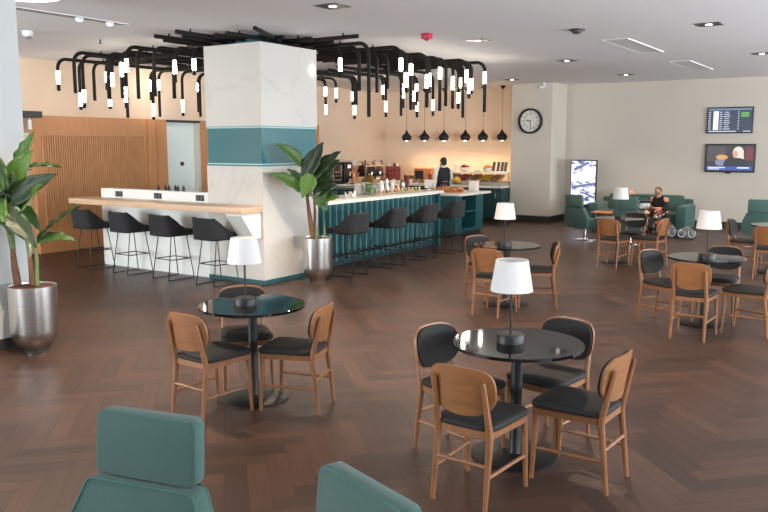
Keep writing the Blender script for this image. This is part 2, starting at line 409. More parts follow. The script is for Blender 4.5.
# ------------------------------------------------------------------ bar stools
def make_stool():
    t = thing('bar_stool', '', 'bar stool')
    # upholstered shell: seat + angled back in one upholstery body, facing +Y
    mb = MB()
    mb.rbox((0, .02, .685), (.43, .47, .09), .03, 4)
    part('seat', mb, BLACKFAB, t)
    # U-shaped shell: flat rear panel, wings whose top edge drops straight to the seat
    path = [(-.222, .10), (-.226, .0), (-.23, -.08), (-.228, -.15)]
    path += [(-.17 - .058 * math.cos(q), -.165 - .065 * math.sin(q)) for q in [PI / 2 * i / 5 for i in range(6)]]
    path += [(-.08, -.236), (0, -.238)]
    path += [(-x, y) for x, y in path[-2::-1]]
    vs, fs = [], []; W = len(path); rows = 7
    for k_ in range(rows + 1):
        h = k_ / rows
        for x, y in path:
            top = .955 if y < -.16 else .955 - (.955 - .735) * min(1, (y + .16) / .22)
            z = .645 + (top - .645) * h
            vs.append((x * (1 - .16 * max(0, z - .73) / .22), y - .16 * max(0, z - .70) * (1 if y < -.1 else .7), z))
    for k_ in range(rows):
        for i in range(W - 1): fs.append((k_ * W + i, k_ * W + i + 1, (k_ + 1) * W + i + 1, (k_ + 1) * W + i))
    o = part('backrest', MB().add(vs, fs), BLACKFAB, t, angle=50)
    md = o.modifiers.new('th', 'SOLIDIFY'); md.thickness = .035; md.offset = 0
    # sled frame of thin rod
    r = .0075
    for sx in (-1, 1):
        p = [(sx * .15, -.13, .65), (sx * .19, -.225, .02), (sx * .19, -.22, .009), (sx * .19, .22, .009), (sx * .19, .225, .02), (sx * .15, .14, .65)]
        part('leg_frame', MB().tube(p, r, 8), BLACKM, t)
    part('foot_rest', MB().tube([(-.178, .165, .3), (.178, .165, .3)], r, 8).tube([(-.178, -.165, .3), (.178, -.165, .3)], r, 8).tube([(-.178, -.165, .3), (-.178, .165, .3)], r, 8).tube([(.178, -.165, .3), (.178, .165, .3)], r, 8), BLACKM, t)
    return t
stool = make_stool(); used = [False]
def place(proto, flag, x, y, f, label, group, z=0):
    o = proto if not flag[0] else copy_tree(proto)
    flag[0] = True
    o.location = (x, y, z); o.rotation_euler = (0, 0, facing(*f)); o['label'] = label; o['group'] = group
    return o
for x, lb in ((-10.79, 'black shell bar stool at the wooden counter, nearest the slatted wood wall'), (-9.88, 'black shell bar stool at the wooden counter, second from the slatted wood wall'), (-8.97, 'black shell bar stool at the wooden counter, second from the marble column'), (-8.06, 'black shell bar stool at the wooden counter, right beside the marble column')):
    place(stool, used, x, 7.88, (0.08, 1), lb, 'bar stools at the wooden counter')
for y, lb in ((9.52, 'black bar stool at the teal bar, closest to the steel planter'), (10.58, 'black bar stool at the teal bar, second from the steel planter'), (11.6, 'black bar stool at the teal bar, second from its far end'), (12.6, 'black bar stool at the far end of the teal bar near the open shelves')):
    place(stool, used, -6.98, y, (-1, -0.03), lb, 'bar stools at the teal bar')

# ------------------------------------------------------------------ teal bar
t = thing('teal_bar', 'fluted teal bar with white countertop and black foot rail', 'bar', (-8.0, 11.4, 0))
def L(x, y, z): return (x + 8.0, y - 11.4, z)
part('body', MB().span(L(-8.25, 9.43, .06), L(-7.70, 13.4, 1.03)), mat('teal_recess_shaded', sr(24, 66, 72), .45), t)  # darker teal paints in the shade between the flutes
mb = MB(); y = 9.44
while y < 13.3:
    mb.add([L(-7.71, y, .08), L(-7.655, y + .012, .08), L(-7.655, y + .05, .08), L(-7.71, y + .062, .08), L(-7.71, y, 1.03), L(-7.655, y + .012, 1.03), L(-7.655, y + .05, 1.03), L(-7.71, y + .062, 1.03)],
           [(0, 1, 5, 4), (1, 2, 6, 5), (2, 3, 7, 6), (4, 5, 6, 7), (3, 2, 1, 0), (0, 4, 7, 3)])
    y += .168
part('fluted_front', mb, mat('teal_flute_lit', sr(74, 122, 125), .4), t, smooth=False)  # paler copy of the bar's teal, coloured as if lit
part('plinth', MB().span(L(-8.25, 9.43, 0), L(-7.72, 13.4, .06)), TEALDARK, t)
part('countertop', MB().rbox(((-8.33 - 7.52) / 2 + 8, (9.43 + 13.42) / 2 - 11.4, 1.055), (.81, 3.99, .05), .006), WHITETOP, t)
part('light_strip', MB().span(L(-7.66, 9.44, 1.012), L(-7.64, 13.4, 1.028)), mat('strip_glow', (1, 1, 1), .5, emit=(1, .9, .75), estr=1.2), t)
part('end_post', MB().span(L(-7.72, 13.4, 0), L(-7.62, 13.46, 1.03)), TEALPAINT, t)
mb = MB().tube([L(-7.45, 9.4, .22), L(-7.45, 13.75, .22)], .02, 10)
for y in (9.6, 10.9, 12.2, 13.4): mb.tube([L(-7.45, y, .22), L(-7.45, y, .008)], .016, 8)
for y in (9.9, 11.2, 12.6): mb.tube([L(-7.45, y, .22), L(-7.69, y, .22)], .012, 8)
part('foot_rail', mb, BLACKM, t)

# serving counter with open shelves
t = thing('serving_counter', 'low teal serving counter with open shelves and white top', 'counter', (-8.6, 15.8, 0))
def Q(x, y, z): return (x + 8.6, y - 15.8, z)
x0, x1, y0, y1 = -9.35, -8.15, 15.05, 16.38
mb = MB().span(Q(x0, y0, .06), Q(x1, y0 + .3, .86)).span(Q(x0, y1 - .36, .06), Q(x1, y1, .86)).span(Q(x0, y0 + .3, .06), Q(x1 - .5, y1 - .36, .86))
mb.span(Q(x1 - .5, y0 + .3, .06), Q(x1, y1 - .36, .1)).span(Q(x1 - .5, y0 + .3, .83), Q(x1, y1 - .36, .86))
part('body', mb, TEALPAINT, t)
part('shelf', MB().span(Q(x1 - .5, y0 + .3, .47), Q(x1 - .01, y1 - .36, .5)), TEALPAINT, t)
part('niche_back', MB().span(Q(x1 - .5, y0 + .3, .1), Q(x1 - .48, y1 - .36, .83)), TEALDARK, t)
part('plinth', MB().span(Q(x0 + .05, y0 + .05, 0), Q(x1 - .05, y1 - .05, .06)), TEALDARK, t)
part('countertop', MB().rbox((-.14, -.09, .885), (1.5, 1.5, .05), .006), WHITETOP, t)

# inner prep counter behind bar (teal)
t = thing('prep_counter', 'teal prep counter behind the bar below the coffee machines', 'counter', (-10.2, 14.0, 0))
part('body', MB().span((-.9, -.35, 0), (.9, .35, 1.0)), TEALDARK, t)
part('worktop', MB().rbox((0, 0, 1.02), (1.86, .76, .04), .006), mat('teal_top', sr(52, 96, 98), .3), t)
part('drawer', MB().rbox((.45, -.36, .86), (.8, .03, .22), .006), TEALPAINT, t); part('drawer', MB().rbox((-.45, -.36, .86), (.8, .03, .22), .006), TEALPAINT, t)

# coffee counter on left wall
t = thing('coffee_counter', 'teal counter against the wall carrying the coffee machines', 'counter', (-12.4, 17.0, 0))
part('body', MB().span((-.56, -3.0, 0), (.3, 2.3, .9)), TEALDARK, t)
part('countertop', MB().rbox((-.115, -.35, .925), (.89, 5.36, .05), .006), WHITETOP, t)

# buffet counter on back wall
t = thing('buffet_counter', 'teal buffet counter with white top along the warm lit wall', 'counter', (-10.2, 19.2, 0))
part('body', MB().span((-1.85, -.7, .06), (1.5, .79, .85)), TEALDARK, t)
part('plinth', MB().span((-1.85, -.65, 0), (1.5, .79, .06)), DARKP, t)
part('countertop', MB().rbox((-.175, .02, .875), (3.35, 1.5, .05), .006), WHITETOP, t)
for k in range(4):
    dd = part('door', MB().rbox((-1.43 + k * .83, -.71, .46), (.79, .03, .7), .006), TEALDARK, t)
    part('handle', MB().tube([(-1.43 + k * .83 + .3, -.74, .6), (-1.43 + k * .83 + .3, -.74, .72)], .008, 8), CHROME, dd)

# glass food display on the buffet
t = thing('food_display', 'glass fronted food display case on the buffet counter', 'display case', (-9.58, 18.85, .9))
part('base', MB().rbox((0, 0, .05), (1.7, .62, .1), .01), mat('case_base_lit', sr(176, 160, 140), .4), t)  # base colour lightened in place of a light under the shelf
part('glass', MB().span((-.84, -.3, .1), (.84, -.29, .33)).span((-.84, -.29, .1), (-.83, .29, .33)).span((.83, -.29, .1), (.84, .29, .33)), GLASS, t)
part('shelf', MB().rbox((0, 0, .345), (1.74, .66, .03), .006), WHITETOP, t)
part('post', MB().cyl((-.8, .25, .1), .012, .23, 8), CHROME, t); part('post', MB().cyl((.8, .25, .1), .012, .23, 8), CHROME, t)
# food trays inside
foods = [(-.62, PASTRY), (-.3, REDF), (.02, PASTRY), (.34, YELLOW), (.64, PASTRY)]
fl = ['red berry tray in the buffet case', 'tray of golden rolls in the middle of the buffet case', 'tray of yellow cake in the buffet case', 'tray of golden buns at the buffet case end beside the clock pier']
names = ['tray of golden buns in the buffet case, behind the barista side', *fl]
for i, (x, m) in enumerate(foods):
    tr = thing('food_tray', names[i], 'food tray', (-9.58 + x, 18.78, 1.0), 0, 'food trays in the buffet case')
    part('tray', MB().rbox((0, 0, .01), (.29, .4, .02), .006), CHROME, tr)
    mb = MB()
    for a in range(3):
        for b in range(4): mb.ball((-.09 + a * .09, -.14 + b * .09, .06 + .03 * b), (.05, .05, .045), 10, 6)
    o = part('food', mb, m, tr); o['kind'] = 'stuff'
# things on top shelf
def bowl(x, y, z, r, m, lab, fruit, scale=1):
    b = thing('bowl', lab, 'bowl', (x, y, z))
    part('dish', MB().lathe([(r * .5, 0), (r * .85, .04), (r, .1), (r * .96, .1), (r * .8, .045), (.01, .015)], 20), m, b)
    if fruit is not None:
        mb = MB()
        for k in range(9):
            a = k * 2.4; rr = r * .6 * math.sqrt(k / 9)
            mb.ball((rr * math.cos(a), rr * math.sin(a), .11 + .03 * (k < 3)), r * .3, 10, 7)
        part('fruit', mb, fruit, b)
bowl(-9.94, 18.85, 1.261, .15, CREAM, 'cream bowl of red fruit on the buffet case', REDF)
bowl(-9.25, 18.85, 1.261, .15, CREAM, 'cream bowl of oranges on the buffet case', mat('orange_fruit', sr(234, 140, 36), .5))
b = thing('serving_plate', 'low cream plate between the two fruit bowls', 'plate', (-9.6, 18.9, 1.261))
part('dish', MB().lathe([(.06, 0), (.14, .03), (.13, .035), (.01, .012)], 20), CREAM, b)
b = thing('white_canister', 'white canister on the buffet case near the barista', 'canister', (-10.2, 18.85, 1.261))
part('body', MB().cyl((0, 0, 0), .05, .18, 16), CREAM, b); part('lid', MB().cyl((0, 0, .18), .052, .02, 16), CREAM, b)
for i, x in enumerate((-9.08, -8.95, -8.84, -8.745)):
    ords = ['first from the orange bowl', 'second from the orange bowl', 'second from the clock pier', 'closest to the clock pier'][i]
    b = thing('menu_stand', 'narrow dark menu stand on the buffet case, ' + ords, 'menu stand', (x, 18.8, 1.261), .2, 'menu stands on the buffet case')
    part('board', MB().box((0, 0, .13), (.075, .012, .25), Matrix.Rotation(math.radians(8), 4, 'Y')), mat('grey_board', sr(88, 80, 70), .5), b)
    part('foot', MB().box((.0, 0, .006), (.09, .06, .012)), CHROME, b)

# ------------------------------------------------------------------ cafe chairs
def backrest_mesh(hw, hh, z0, y0, th, k, inset=0.0, offs=0.0):
    n, m = 20, 10
    mb = MB(); vs, fs = [], []
    def pt(u, v):   # disc-like mapping to superellipse
        q = 3.6 if v > 0 else 2.5
        if abs(u) + abs(v) < 1e-9: return 0, 0
        k_ = max(abs(u), abs(v)) / (abs(u) ** q + abs(v) ** q) ** (1 / q)
        return u * k_ * (hw - inset), v * k_ * (hh - inset)
    for side in (0, 1):
        for j in range(m + 1):
            for i in range(n + 1):
                x, z = pt(-1 + 2 * i / n, -1 + 2 * j / m)
                y = y0 + k * x * x - .17 * z + offs + (th if side else 0)
                vs.append((x, y, z0 + z))
    W = n + 1; O = W * (m + 1)
    for j in range(m):
        for i in range(n):
            a = j * W + i
            fs.append((a, a + 1, a + W + 1, a + W)); fs.append((O + a, O + a + W, O + a + W + 1, O + a + 1))
    for i in range(n):
        fs.append((i, O + i, O + i + 1, i + 1)); a = m * W + i; fs.append((a, a + 1, O + a + 1, O + a))
    for j in range(m):
        a = j * W; fs.append((a, a + W, O + a + W, O + a)); a = j * W + n; fs.append((a, O + a, O + a + W, a + W))
    mb.add(vs, fs); return mb
def seat_poly(fw, rw, f, r, rad=.05):
    # trapezoid with rounded corners
    P = [(-rw, r), (rw, r), (fw, f), (-fw, f)]
    out = []
    for i in range(4):
        p0, p1, p2 = Vector(P[i - 1]), Vector(P[i]), Vector(P[(i + 1) % 4])
        a = p1 + (p0 - p1).normalized() * rad; b = p1 + (p2 - p1).normalized() * rad
        for k in range(6):
            tt = k / 5; out.append(tuple((1 - tt) ** 2 * a + 2 * tt * (1 - tt) * p1 + tt * tt * b))
    return out
def make_chair():
    t = thing('cafe_chair', '', 'chair')
    part('seat_frame', MB().prism(seat_poly(.20, .165, .215, -.205, .04), .395, .44), CHAIRWOOD, t)
    mb = MB(); base = seat_poly(.215, .185, .235, -.215, .09); nB = len(base)
    rings = [(.97, .438), (.99, .448), (.98, .462), (.93, .472), (.75, .478), (.4, .480)]
    vs = [(p[0] * s_, p[1] * s_, z) for s_, z in rings for p in base]
    fs = [(i * nB + j, i * nB + (j + 1) % nB, (i + 1) * nB + (j + 1) % nB, (i + 1) * nB + j) for i in range(len(rings) - 1) for j in range(nB)]
    fs += [list(range(nB))[::-1], [(len(rings) - 1) * nB + j for j in range(nB)]]
    part('seat', mb.add(vs, fs), BLACKLEATHER, t, label='black padded seat')
    for sx in (-1, 1):
        part('leg', MB().tube([(sx * .178, .185, .43), (sx * .19, .203, .0)], [.020, .012], 10), CHAIRWOOD, t)
        part('leg', MB().tube([(sx * .15, -.266, .725), (sx * .151, -.260, .70), (sx * .158, -.205, .46), (sx * .160, -.198, .40), (sx * .163, -.245, .0)], [.009, .014, .02, .021, .013], 10), CHAIRWOOD, t)
        part('stretcher', MB().tube([(sx * .183, .19, .19), (sx * .162, -.22, .19)], .011, 8), CHAIRWOOD, t)
    part('stretcher', MB().tube([(-.162, -.217, .25), (.162, -.217, .25)], .011, 8), CHAIRWOOD, t)
    part('backrest', backrest_mesh(.198, .138, .655, -.259, .014, 1.15), PLYWOOD, t, angle=50)
    part('back_cushion', backrest_mesh(.198, .138, .655, -.259, .022, 1.15, .009, .0142), BLACKLEATHER, t, label='black padded inner side of the back', angle=50)
    return t
chair = make_chair(); cused = [False]
def make_table():
    t = thing('cafe_table', '', 'table')
    part('tabletop', MB().lathe([(.39, .715), (.405, .72), (.405, .737), (.402, .74)], 64), TABLEGLASS, t)
    part('column', MB().lathe([(.045, .02), (.036, .04), (.036, .7), (.09, .715)], 20), BLACKM, t)
    part('base_plate', MB().lathe([(.275, 0), (.275, .012), (.26, .02), (.05, .028)], 40), BLACKM, t)
    return t
table = make_table(); tused = [False]
def make_lamp():
    t = thing('table_lamp', '', 'lamp')
    part('lamp_base', MB().lathe([(.085, 0), (.085, .05), (.08, .056), (.01, .058)], 28), BLACKM, t)
    part('stem', MB().cyl((0, 0, .05),   .0075, .44, 10), BLACKM, t)
    part('lamp_shade', MB().lathe([(.130, .325), (.099, .515), (.095, .515), (.126, .325)], 36, cap=False).lathe([(.095, .505), (.02, .503)], 36, cap=False), LAMPSHADE, t)
    return t
lamp = make_lamp(); lused = [False]
T = [(-1.955, 4.44, 'round black glass table nearest the viewer, four chairs around it'),
     (-4.14, 4.40, 'round black glass table reflecting teal, three chairs around it, facing the wooden counter'),
     (-4.06, 8.84, 'round black table near the far end of the teal bar'),
     (-1.79, 9.06, 'round dark table in the middle of the hall below the wall screens'),
     (-4.0, 13.1, 'round table in front of the teal armchairs and the sofa'),
     (-1.62, 13.35, 'round table at the picture edge beside the high backed armchair under the screens')]
for x, y, lb in T: place(table, tused, x, y, (0, 1), lb, 'round cafe tables')
LP = [(-1.99, 4.41, 'white shaded lamp on the nearest black glass table'), (-4.17, 4.36, 'white shaded lamp on the table that reflects teal'), (-4.05, 8.74, 'white shaded lamp on the table near the teal bar end'),
      (-1.76, 8.93, 'white shaded lamp on the table below the wall screens'), (-3.97, 13.05, 'white shaded lamp on the table before the sofa')]
for x, y, lb in LP: place(lamp, lused, x, y, (0, 1), lb, 'white table lamps', .7405)
CH_ = [
 (-1.91, 3.86, (.03, 1), 'oak cafe chair with its wooden back to the viewer at the nearest table'),
 (-1.525, 4.37, (-1, .05), 'oak cafe chair at the nearest table whose pale back leans towards the hall side'),
 (-1.885, 4.80, (-.19, -.98), 'oak cafe chair behind the nearest tabletop, its black padded back facing the viewer'),
 (-2.28, 4.32, (.98, -.2), 'oak cafe chair at the nearest table showing its black padded back, on the bar side'),
 (-4.14, 3.97, (.05, 1), 'oak cafe chair at the teal reflecting table, its wooden back towards the big planter'),
 (-3.75, 4.44, (-.95, -.3), 'oak cafe chair at the teal reflecting table, on the side of the nearest table'),
 (-4.37, 4.56, (.75, -.66), 'oak cafe chair behind the teal reflecting table, black seat showing under the tabletop'),
 (-3.95, 8.27, (.0, 1), 'oak cafe chair with wooden back to the viewer near the teal bar end'),
 (-3.72, 8.94, (-.9, -.43), 'oak cafe chair seen in profile at the table by the teal bar end'),
 (-4.4, 9.0, (.9, -.43), 'oak cafe chair by the teal bar end, its dark back nearest the stools'),
 (-2.15, 8.85, (.93, -.36), 'oak cafe chair below the wall screens, black padded back showing on the bar side'),
 (-1.76, 8.40, (0, 1), 'oak cafe chair with wooden back to the viewer at the table below the wall screens'),
 (-1.72, 9.48, (.0, -1), 'oak cafe chair behind the lamp below the wall screens, black back facing the viewer'),
 (-1.31, 8.87, (-.98, .15), 'oak cafe chair at the picture edge, seat towards the table below the wall screens'),
 (-3.93, 12.62, (.1, 1), 'oak cafe chair with wooden back to the viewer at the table before the sofa'),
 (-3.46, 12.97, (-.98, .15), 'oak cafe chair with pale back in front of the seated woman'),
 (-3.93, 13.6, (0, -1), 'oak cafe chair between the table and the sofa, black back facing the viewer'),
 (-2.1, 13.45, (1, -.1), 'oak cafe chair in front of the far high backed armchair, shown from its side'),
 (-1.66, 12.72, (0, 1), 'oak cafe chair cut by the picture edge, wooden back at the edge table'),
]
for x, y, f, lb in CH_: place(chair, cused, x, y, f, lb, 'oak cafe chairs')

# ------------------------------------------------------------------ teal swivel armchairs
def make_arm():
    t = thing('lounge_armchair', '', 'armchair')
    n, rows = 32, 12
    vs, fs = [], []
    for k in range(rows + 1):
        h = k / rows
        for i in range(n + 1):
            a = math.radians(-100 + 200 * i / n); aa = abs(math.degrees(a))
            s_ = min(1, max(0, (aa - 40) / 60)); s_ = s_ * s_ * (3 - 2 * s_)
            top = .46 - .02 * s_
            z = .24 + (top - .24) * h
            # plan scale: tapered bottom, widest about z .45, narrowing upward at the back
            if z < .45: sc = .68 + .32 * math.sin((z - .24) / .21 * PI / 2)
            else: sc = 1
            x = .325 * sc * math.copysign(abs(math.sin(a)) ** .8, a); y = -.27 * (.75 + .25 * sc) * math.copysign(abs(math.cos(a)) ** .8, math.cos(a)) - .10 * max(0, z - .4) * (1 - s_)
            vs.append((x, y, z))
    W = n + 1
    for k in range(rows):
        for i in range(n): fs.append((k * W + i, k * W + i + 1, (k + 1) * W + i + 1, (k + 1) * W + i))
    o = part('back_shell', MB().add(vs, fs), TEALFAB, t, angle=70)
    md = o.modifiers.new('th', 'SOLIDIFY'); md.thickness = .06; md.offset = -1
    def slab(layers, outline, y0, tilt, cu):
        V, Fc = [], []
        for yy, ins in layers:
            pl = outline(ins); nn = len(pl)
            V += [(x, y0 + yy - tilt * (z - .7) + cu * x * x, z) for x, z in pl]
        for i in range(len(layers) - 1):
            for j in range(nn): Fc.append((i * nn + j, i * nn + (j + 1) % nn, (i + 1) * nn + (j + 1) % nn, (i + 1) * nn + j))
        Fc += [list(range(nn)), [(len(layers) - 1) * nn + j for j in range(nn)][::-1]]
        return MB().add(V, Fc)
    def outl(ins):
        P = [(.27, .26), (.335, .46), (.238, .688), (-.238, .688), (-.335, .46), (-.27, .26)]
        P = [(x * (1 - ins / .3), .47 + (z - .47) * (1 - ins / .22)) for x, z in P]; out = []
        for i in range(6):
            p0, p1, p2 = Vector(P[i - 1]), Vector(P[i]), Vector(P[(i + 1) % 6]); rad = .08 if i in (1, 4) else .028
            q0 = p1 + (p0 - p1).normalized() * rad; q1 = p1 + (p2 - p1).normalized() * rad
            for k_ in range(6):
                tt = k_ / 5; out.append(tuple((1 - tt) ** 2 * q0 + 2 * tt * (1 - tt) * p1 + tt * tt * q1))
        return out
    part('backrest', slab([(-.046, .012), (-.042, .003), (-.036, 0), (.036, 0), (.042, .003), (.046, .012)], outl, -.318, .16, .3), TEALFAB, t, angle=60)
    for yy in (-.044, .044):
        ol = outl(.002); part('piping', MB().tube([(x, -.318 + yy - .16 * (z - .7) + .3 * x * x, z) for x, z in ol + ol[:1]], .005, 6), TEALFAB2, t, label='paler teal piping')
    part('seam', MB().tube([(0, -.318 - .048 - .16 * (z - .7), z) for z in (.28, .4, .55, .68)], .004, 6), mat('dark_teal_seam', sr(48, 92, 88), .9), t)
    mb = MB(); nP = 0; vs2, fs2 = [], []
    lay = [(-.037, .010), (-.034, .003), (-.030, .0), (.030, .0), (.034, .003), (.037, .010)]
    for yy, ins in lay:
        pl = rrect(-.226 + ins, .694 + ins, .226 - ins, .942 - ins, .034 - ins * .6, 5); nP = len(pl)
        vs2 += [(x * (1 - .02 * (z - .7) / .25), -.335 + yy - .08 * (z - .7) + .3 * x * x, z) for x, z in pl]
    for i in range(len(lay) - 1):
        for j in range(nP): fs2.append((i * nP + j, i * nP + (j + 1) % nP, (i + 1) * nP + (j + 1) % nP, (i + 1) * nP + j))
    fs2 += [list(range(nP)), [(len(lay) - 1) * nP + j for j in range(nP)][::-1]]
    mb.add(vs2, fs2)
    hr = part('headrest', mb, TEALFAB, t, angle=60)
    part('piping', MB().tube([(x, -.335 + .034 - .08 * .235 + .3 * x * x, .9395) for x in [(-.195 + .39 * i / 12) for i in range(13)]], .005, 6), TEALFAB2, hr)
    mb = MB(); mb.rbox((0, .0, .36), (.50, .50, .15), .05, 4)
    part('seat_cushion', mb, TEALFAB, t)
    part('pedestal', MB().cyl((0, 0, .02), .032, .26, 16), CHROME, t)
    part('base_disc', MB().lathe([(.27, 0), (.27, .01), (.25, .018), (.04, .03)], 36), CHROME, t)
    return t
arm = make_arm(); aused = [False]
for x, y, f, lb in ((-2.26, 1.58, (.22, -.97), 'teal high backed lounge chair closest to the viewer showing headrest and shoulders'),
                    (-1.40, 1.53, (-.33, -.94), 'teal lounge chair headrest cut by the bottom edge, in front of the nearest table'),
                    (-5.57, 15.95, (.42, .9), 'teal swivel lounge chair in front of the upright advertising screen'),
                    (-4.60, 15.85, (.03, 1), 'teal lounge chair with its back to the viewer, between the lamp and the sofa'),
                    (-2.33, 16.5, (-.12, 1), 'teal high backed lounge chair below the wall screens at the picture edge')):
    place(arm, aused, x, y, f, lb, 'teal swivel lounge chairs')

# sofa
t = thing('teal_sofa', 'teal three seat sofa against the beige wall', 'sofa', (-5.2, 18.7, 0))
part('base', MB().rbox((0, .0, .2), (1.95, .85, .24), .03), TEALFAB, t)
for sx in (-1, 1): part('armrest', MB().rbox((sx * 1.0, -.02, .335), (.24, .95, .53), .045, 4), TEALFAB, t)
for k in range(3):
    part('seat_cushion', MB().rbox((-.585 + k * .585, -.06, .365), (.57, .74, .12), .04, 4), TEALFAB, t)
    part('back_cushion', MB().rbox((0, 0, 0), (.57, .18, .42), .06, 4, Matrix.Translation((-.585 + k * .585, .36, .585)) @ Matrix.Rotation(math.radians(-10), 4, 'X')), TEALFAB, t)
part('backrest', MB().rbox((0, .48, .4), (2.1, .14, .62), .04, 4), TEALFAB, t)
for sx in (-1, 1):
    for sy in (-1, 1): part('foot', MB().cyl((sx * .95, sy * .36, 0), .025, .085, 10), BLACKM, t)
o = single('throw_pillow', MB().ball((0, 0, 0), (.13, .06, .07), 20, 12), mat('peach_fabric', sr(206, 160, 136), .9, var=.15, vscale=20), 'peach cushion on the sofa behind the teal lounge chair', 'cushion', (-5.6, 19.05, .81))
t = thing('side_table', 'small orange wooden side table beside the sofa arm', 'side table', (-5.68, 17.5, 0))
part('top', MB().rbox((0, 0, .45), (.5, .42, .03), .008), ORANGEWOOD, t)
for sx in (-1, 1):
    for sy in (-1, 1): part('leg', MB().cyl((sx * .2, sy * .16, 0), .014, .44, 8), BLACKM, t)

# bags on floor
BAGM = mat('clear_bag', sr(112, 120, 124), .25, alpha=0.8, var=.25, vscale=14, bump=.6, bscale=14)
HAND = mat('bag_handle', sr(214, 222, 226), .4)
for i, (x, y, lb) in enumerate(((-4.22, 17.35, 'translucent grey carrier bag on the floor against the sofa, closer to the woman'), (-3.84, 17.3, 'translucent grey carrier bag on the floor farther from the woman'))):
    b = thing('carrier_bag', lb, 'bag', (x, y, 0), .2 * i, 'carrier bags by the sofa')
    bm = bmesh.new(); bmesh.ops.create_uvsphere(bm, u_segments=24, v_segments=14, radius=1)
    for v in bm.verts:
        p = v.co; q = 1 + .12 * math.sin(7 * p.x + 3 * i) * math.cos(6 * p.y + 5 * p.z)
        sg = lambda c: math.copysign(abs(c) ** .6, c)
        v.co = Vector((sg(p.x) * .175 * q * (1 - .25 * max(0, p.z)), sg(p.y) * .13 * q * (1 - .3 * max(0, p.z)), .115 + max(-.113, sg(p.z) * .12 * q * (1 + .2 * math.sin(5 * p.x + i)))))
    mb = MB(); mb.bm(bm); part('bag_body', mb, BAGM, b)
    for sx in (-1, 1): part('handle', MB().tube([(sx * .1 + .07 * math.cos(a), -.15 - .012 * math.sin(a), .13 + .09 * math.sin(a)) for a in [2.6 + 4.2 * k / 12 for k in range(13)]], .008, 6), HAND, b)

# ------------------------------------------------------------------ planters
def make_pot():
    t = thing('steel_planter', '', 'potted plant')
    part('pot', MB().lathe([(.11, 0), (.115, .015), (.118, .05), (.17, .09), (.205, .15), (.215, .22), (.218, .64), (.212, .64), (.206, .6)], 40, cap=False).lathe([(.001, 0), (.11, 0)], 40, cap=False), STEEL, t, angle=60)
    mb = MB(); mb.lathe([(.213, .622), (.14, .632), (.06, .628), (.002, .635)], 24, cap=False)
    o = part('soil', mb, SOIL, t); o['kind'] = 'stuff'
    return t
def leaf_mesh(base, tip, width, bow, roll=0.0, fold=.25, side=None):
    base, tip = Vector(base), Vector(tip)
    d = tip - base; Ln = d.length
    ctrl = (base + tip) / 2 + Vector((0, 0, bow * Ln))
    n, m = 18, 6
    vs, fs, uvs = [], [], []
    grid = []
    for i in range(n + 1):
        tt = i / n
        p = (1 - tt) ** 2 * base + 2 * tt * (1 - tt) * ctrl + tt * tt * tip
        tg = (2 * (1 - tt) * (ctrl - base) + 2 * tt * (tip - ctrl)).normalized()
        sd = tg.cross(Vector((.553 * .9, -.833 * .9, .42)))
        sd = (sd - tg * sd.dot(tg)).normalized()
        nr = sd.cross(tg).normalized()
        c, s_ = math.cos(roll), math.sin(roll)
        sd2 = sd * c + nr * s_; nr2 = nr * c - sd * s_
        prof = (math.sin(PI * min(1, tt ** .75 * .985 + .015)) ** .85) * (1 - tt ** 8 * .3) if tt < 1 else 0
        w = width / 2 * prof * (1 - .12 * tt) + .004
        for j in range(m + 1):
            u = -1 + 2 * j / m
            wav = .012 * math.sin(tt * 23 + 2 * j) * abs(u)
            vs.append(p + sd2 * (u * w) + nr2 * (abs(u) ** 1.3 * w * fold + wav)); uvs.append((tt * Ln * 2.2 + abs(u) * .22, u))
    W = m + 1
    for i in range(n):
        for j in range(m): fs.append((i * W + j, i * W + j + 1, (i + 1) * W + j + 1, (i + 1) * W + j))
    me = bpy.data.meshes.new('leaf'); me.from_pydata([tuple(v) for v in vs], [], fs)
    ul = me.uv_layers.new(name='UVMap')
    for lp in me.loops: ul.data[lp.index].uv = uvs[lp.vertex_index]
    me.materials.append(LEAF); me.polygons.foreach_set('use_smooth', [True] * len(fs))
    return me
RT = Vector((math.cos(math.radians(33.6)), math.sin(math.radians(33.6)), 0)); FW = Vector((-RT.y, RT.x, 0))
def plant(loc, label, leaves, trunks, petiole_from):
    t = make_pot(); t.location = loc; t['label'] = label; t['group'] = 'steel planters with broad leaved plants'
    FWp = Vector((loc[0], loc[1], 0)).normalized()
    rp = lambda p: RT * p[0] + FWp * p[1] + Vector((0, 0, p[2]))
    for (pts, r, m, nm) in trunks:
        part(nm, MB().tube([rp(p) for p in pts], r, 10), m, t)
    for (b, tp, w, bow, roll, src) in leaves:
        o = link('leaf', leaf_mesh(rp(b), rp(tp), w, bow, roll), t)
        md = o.modifiers.new('th', 'SOLIDIFY'); md.thickness = .003
        s0 = petiole_from[src]
        B = rp(b); s0 = rp(s0); mid = (B + s0) / 2 + Vector((0, 0, .05)); dirv = (rp(tp) - B).normalized() * .12
        part('stalk', MB().tube([s0, mid, B, B + dirv], [.011, .01, .008, .004], 8), STEMG, t)
k = .0096
def big(px, py, f=0.0): return ((px - 36) * k, f, .64 + (290 - py) * k)
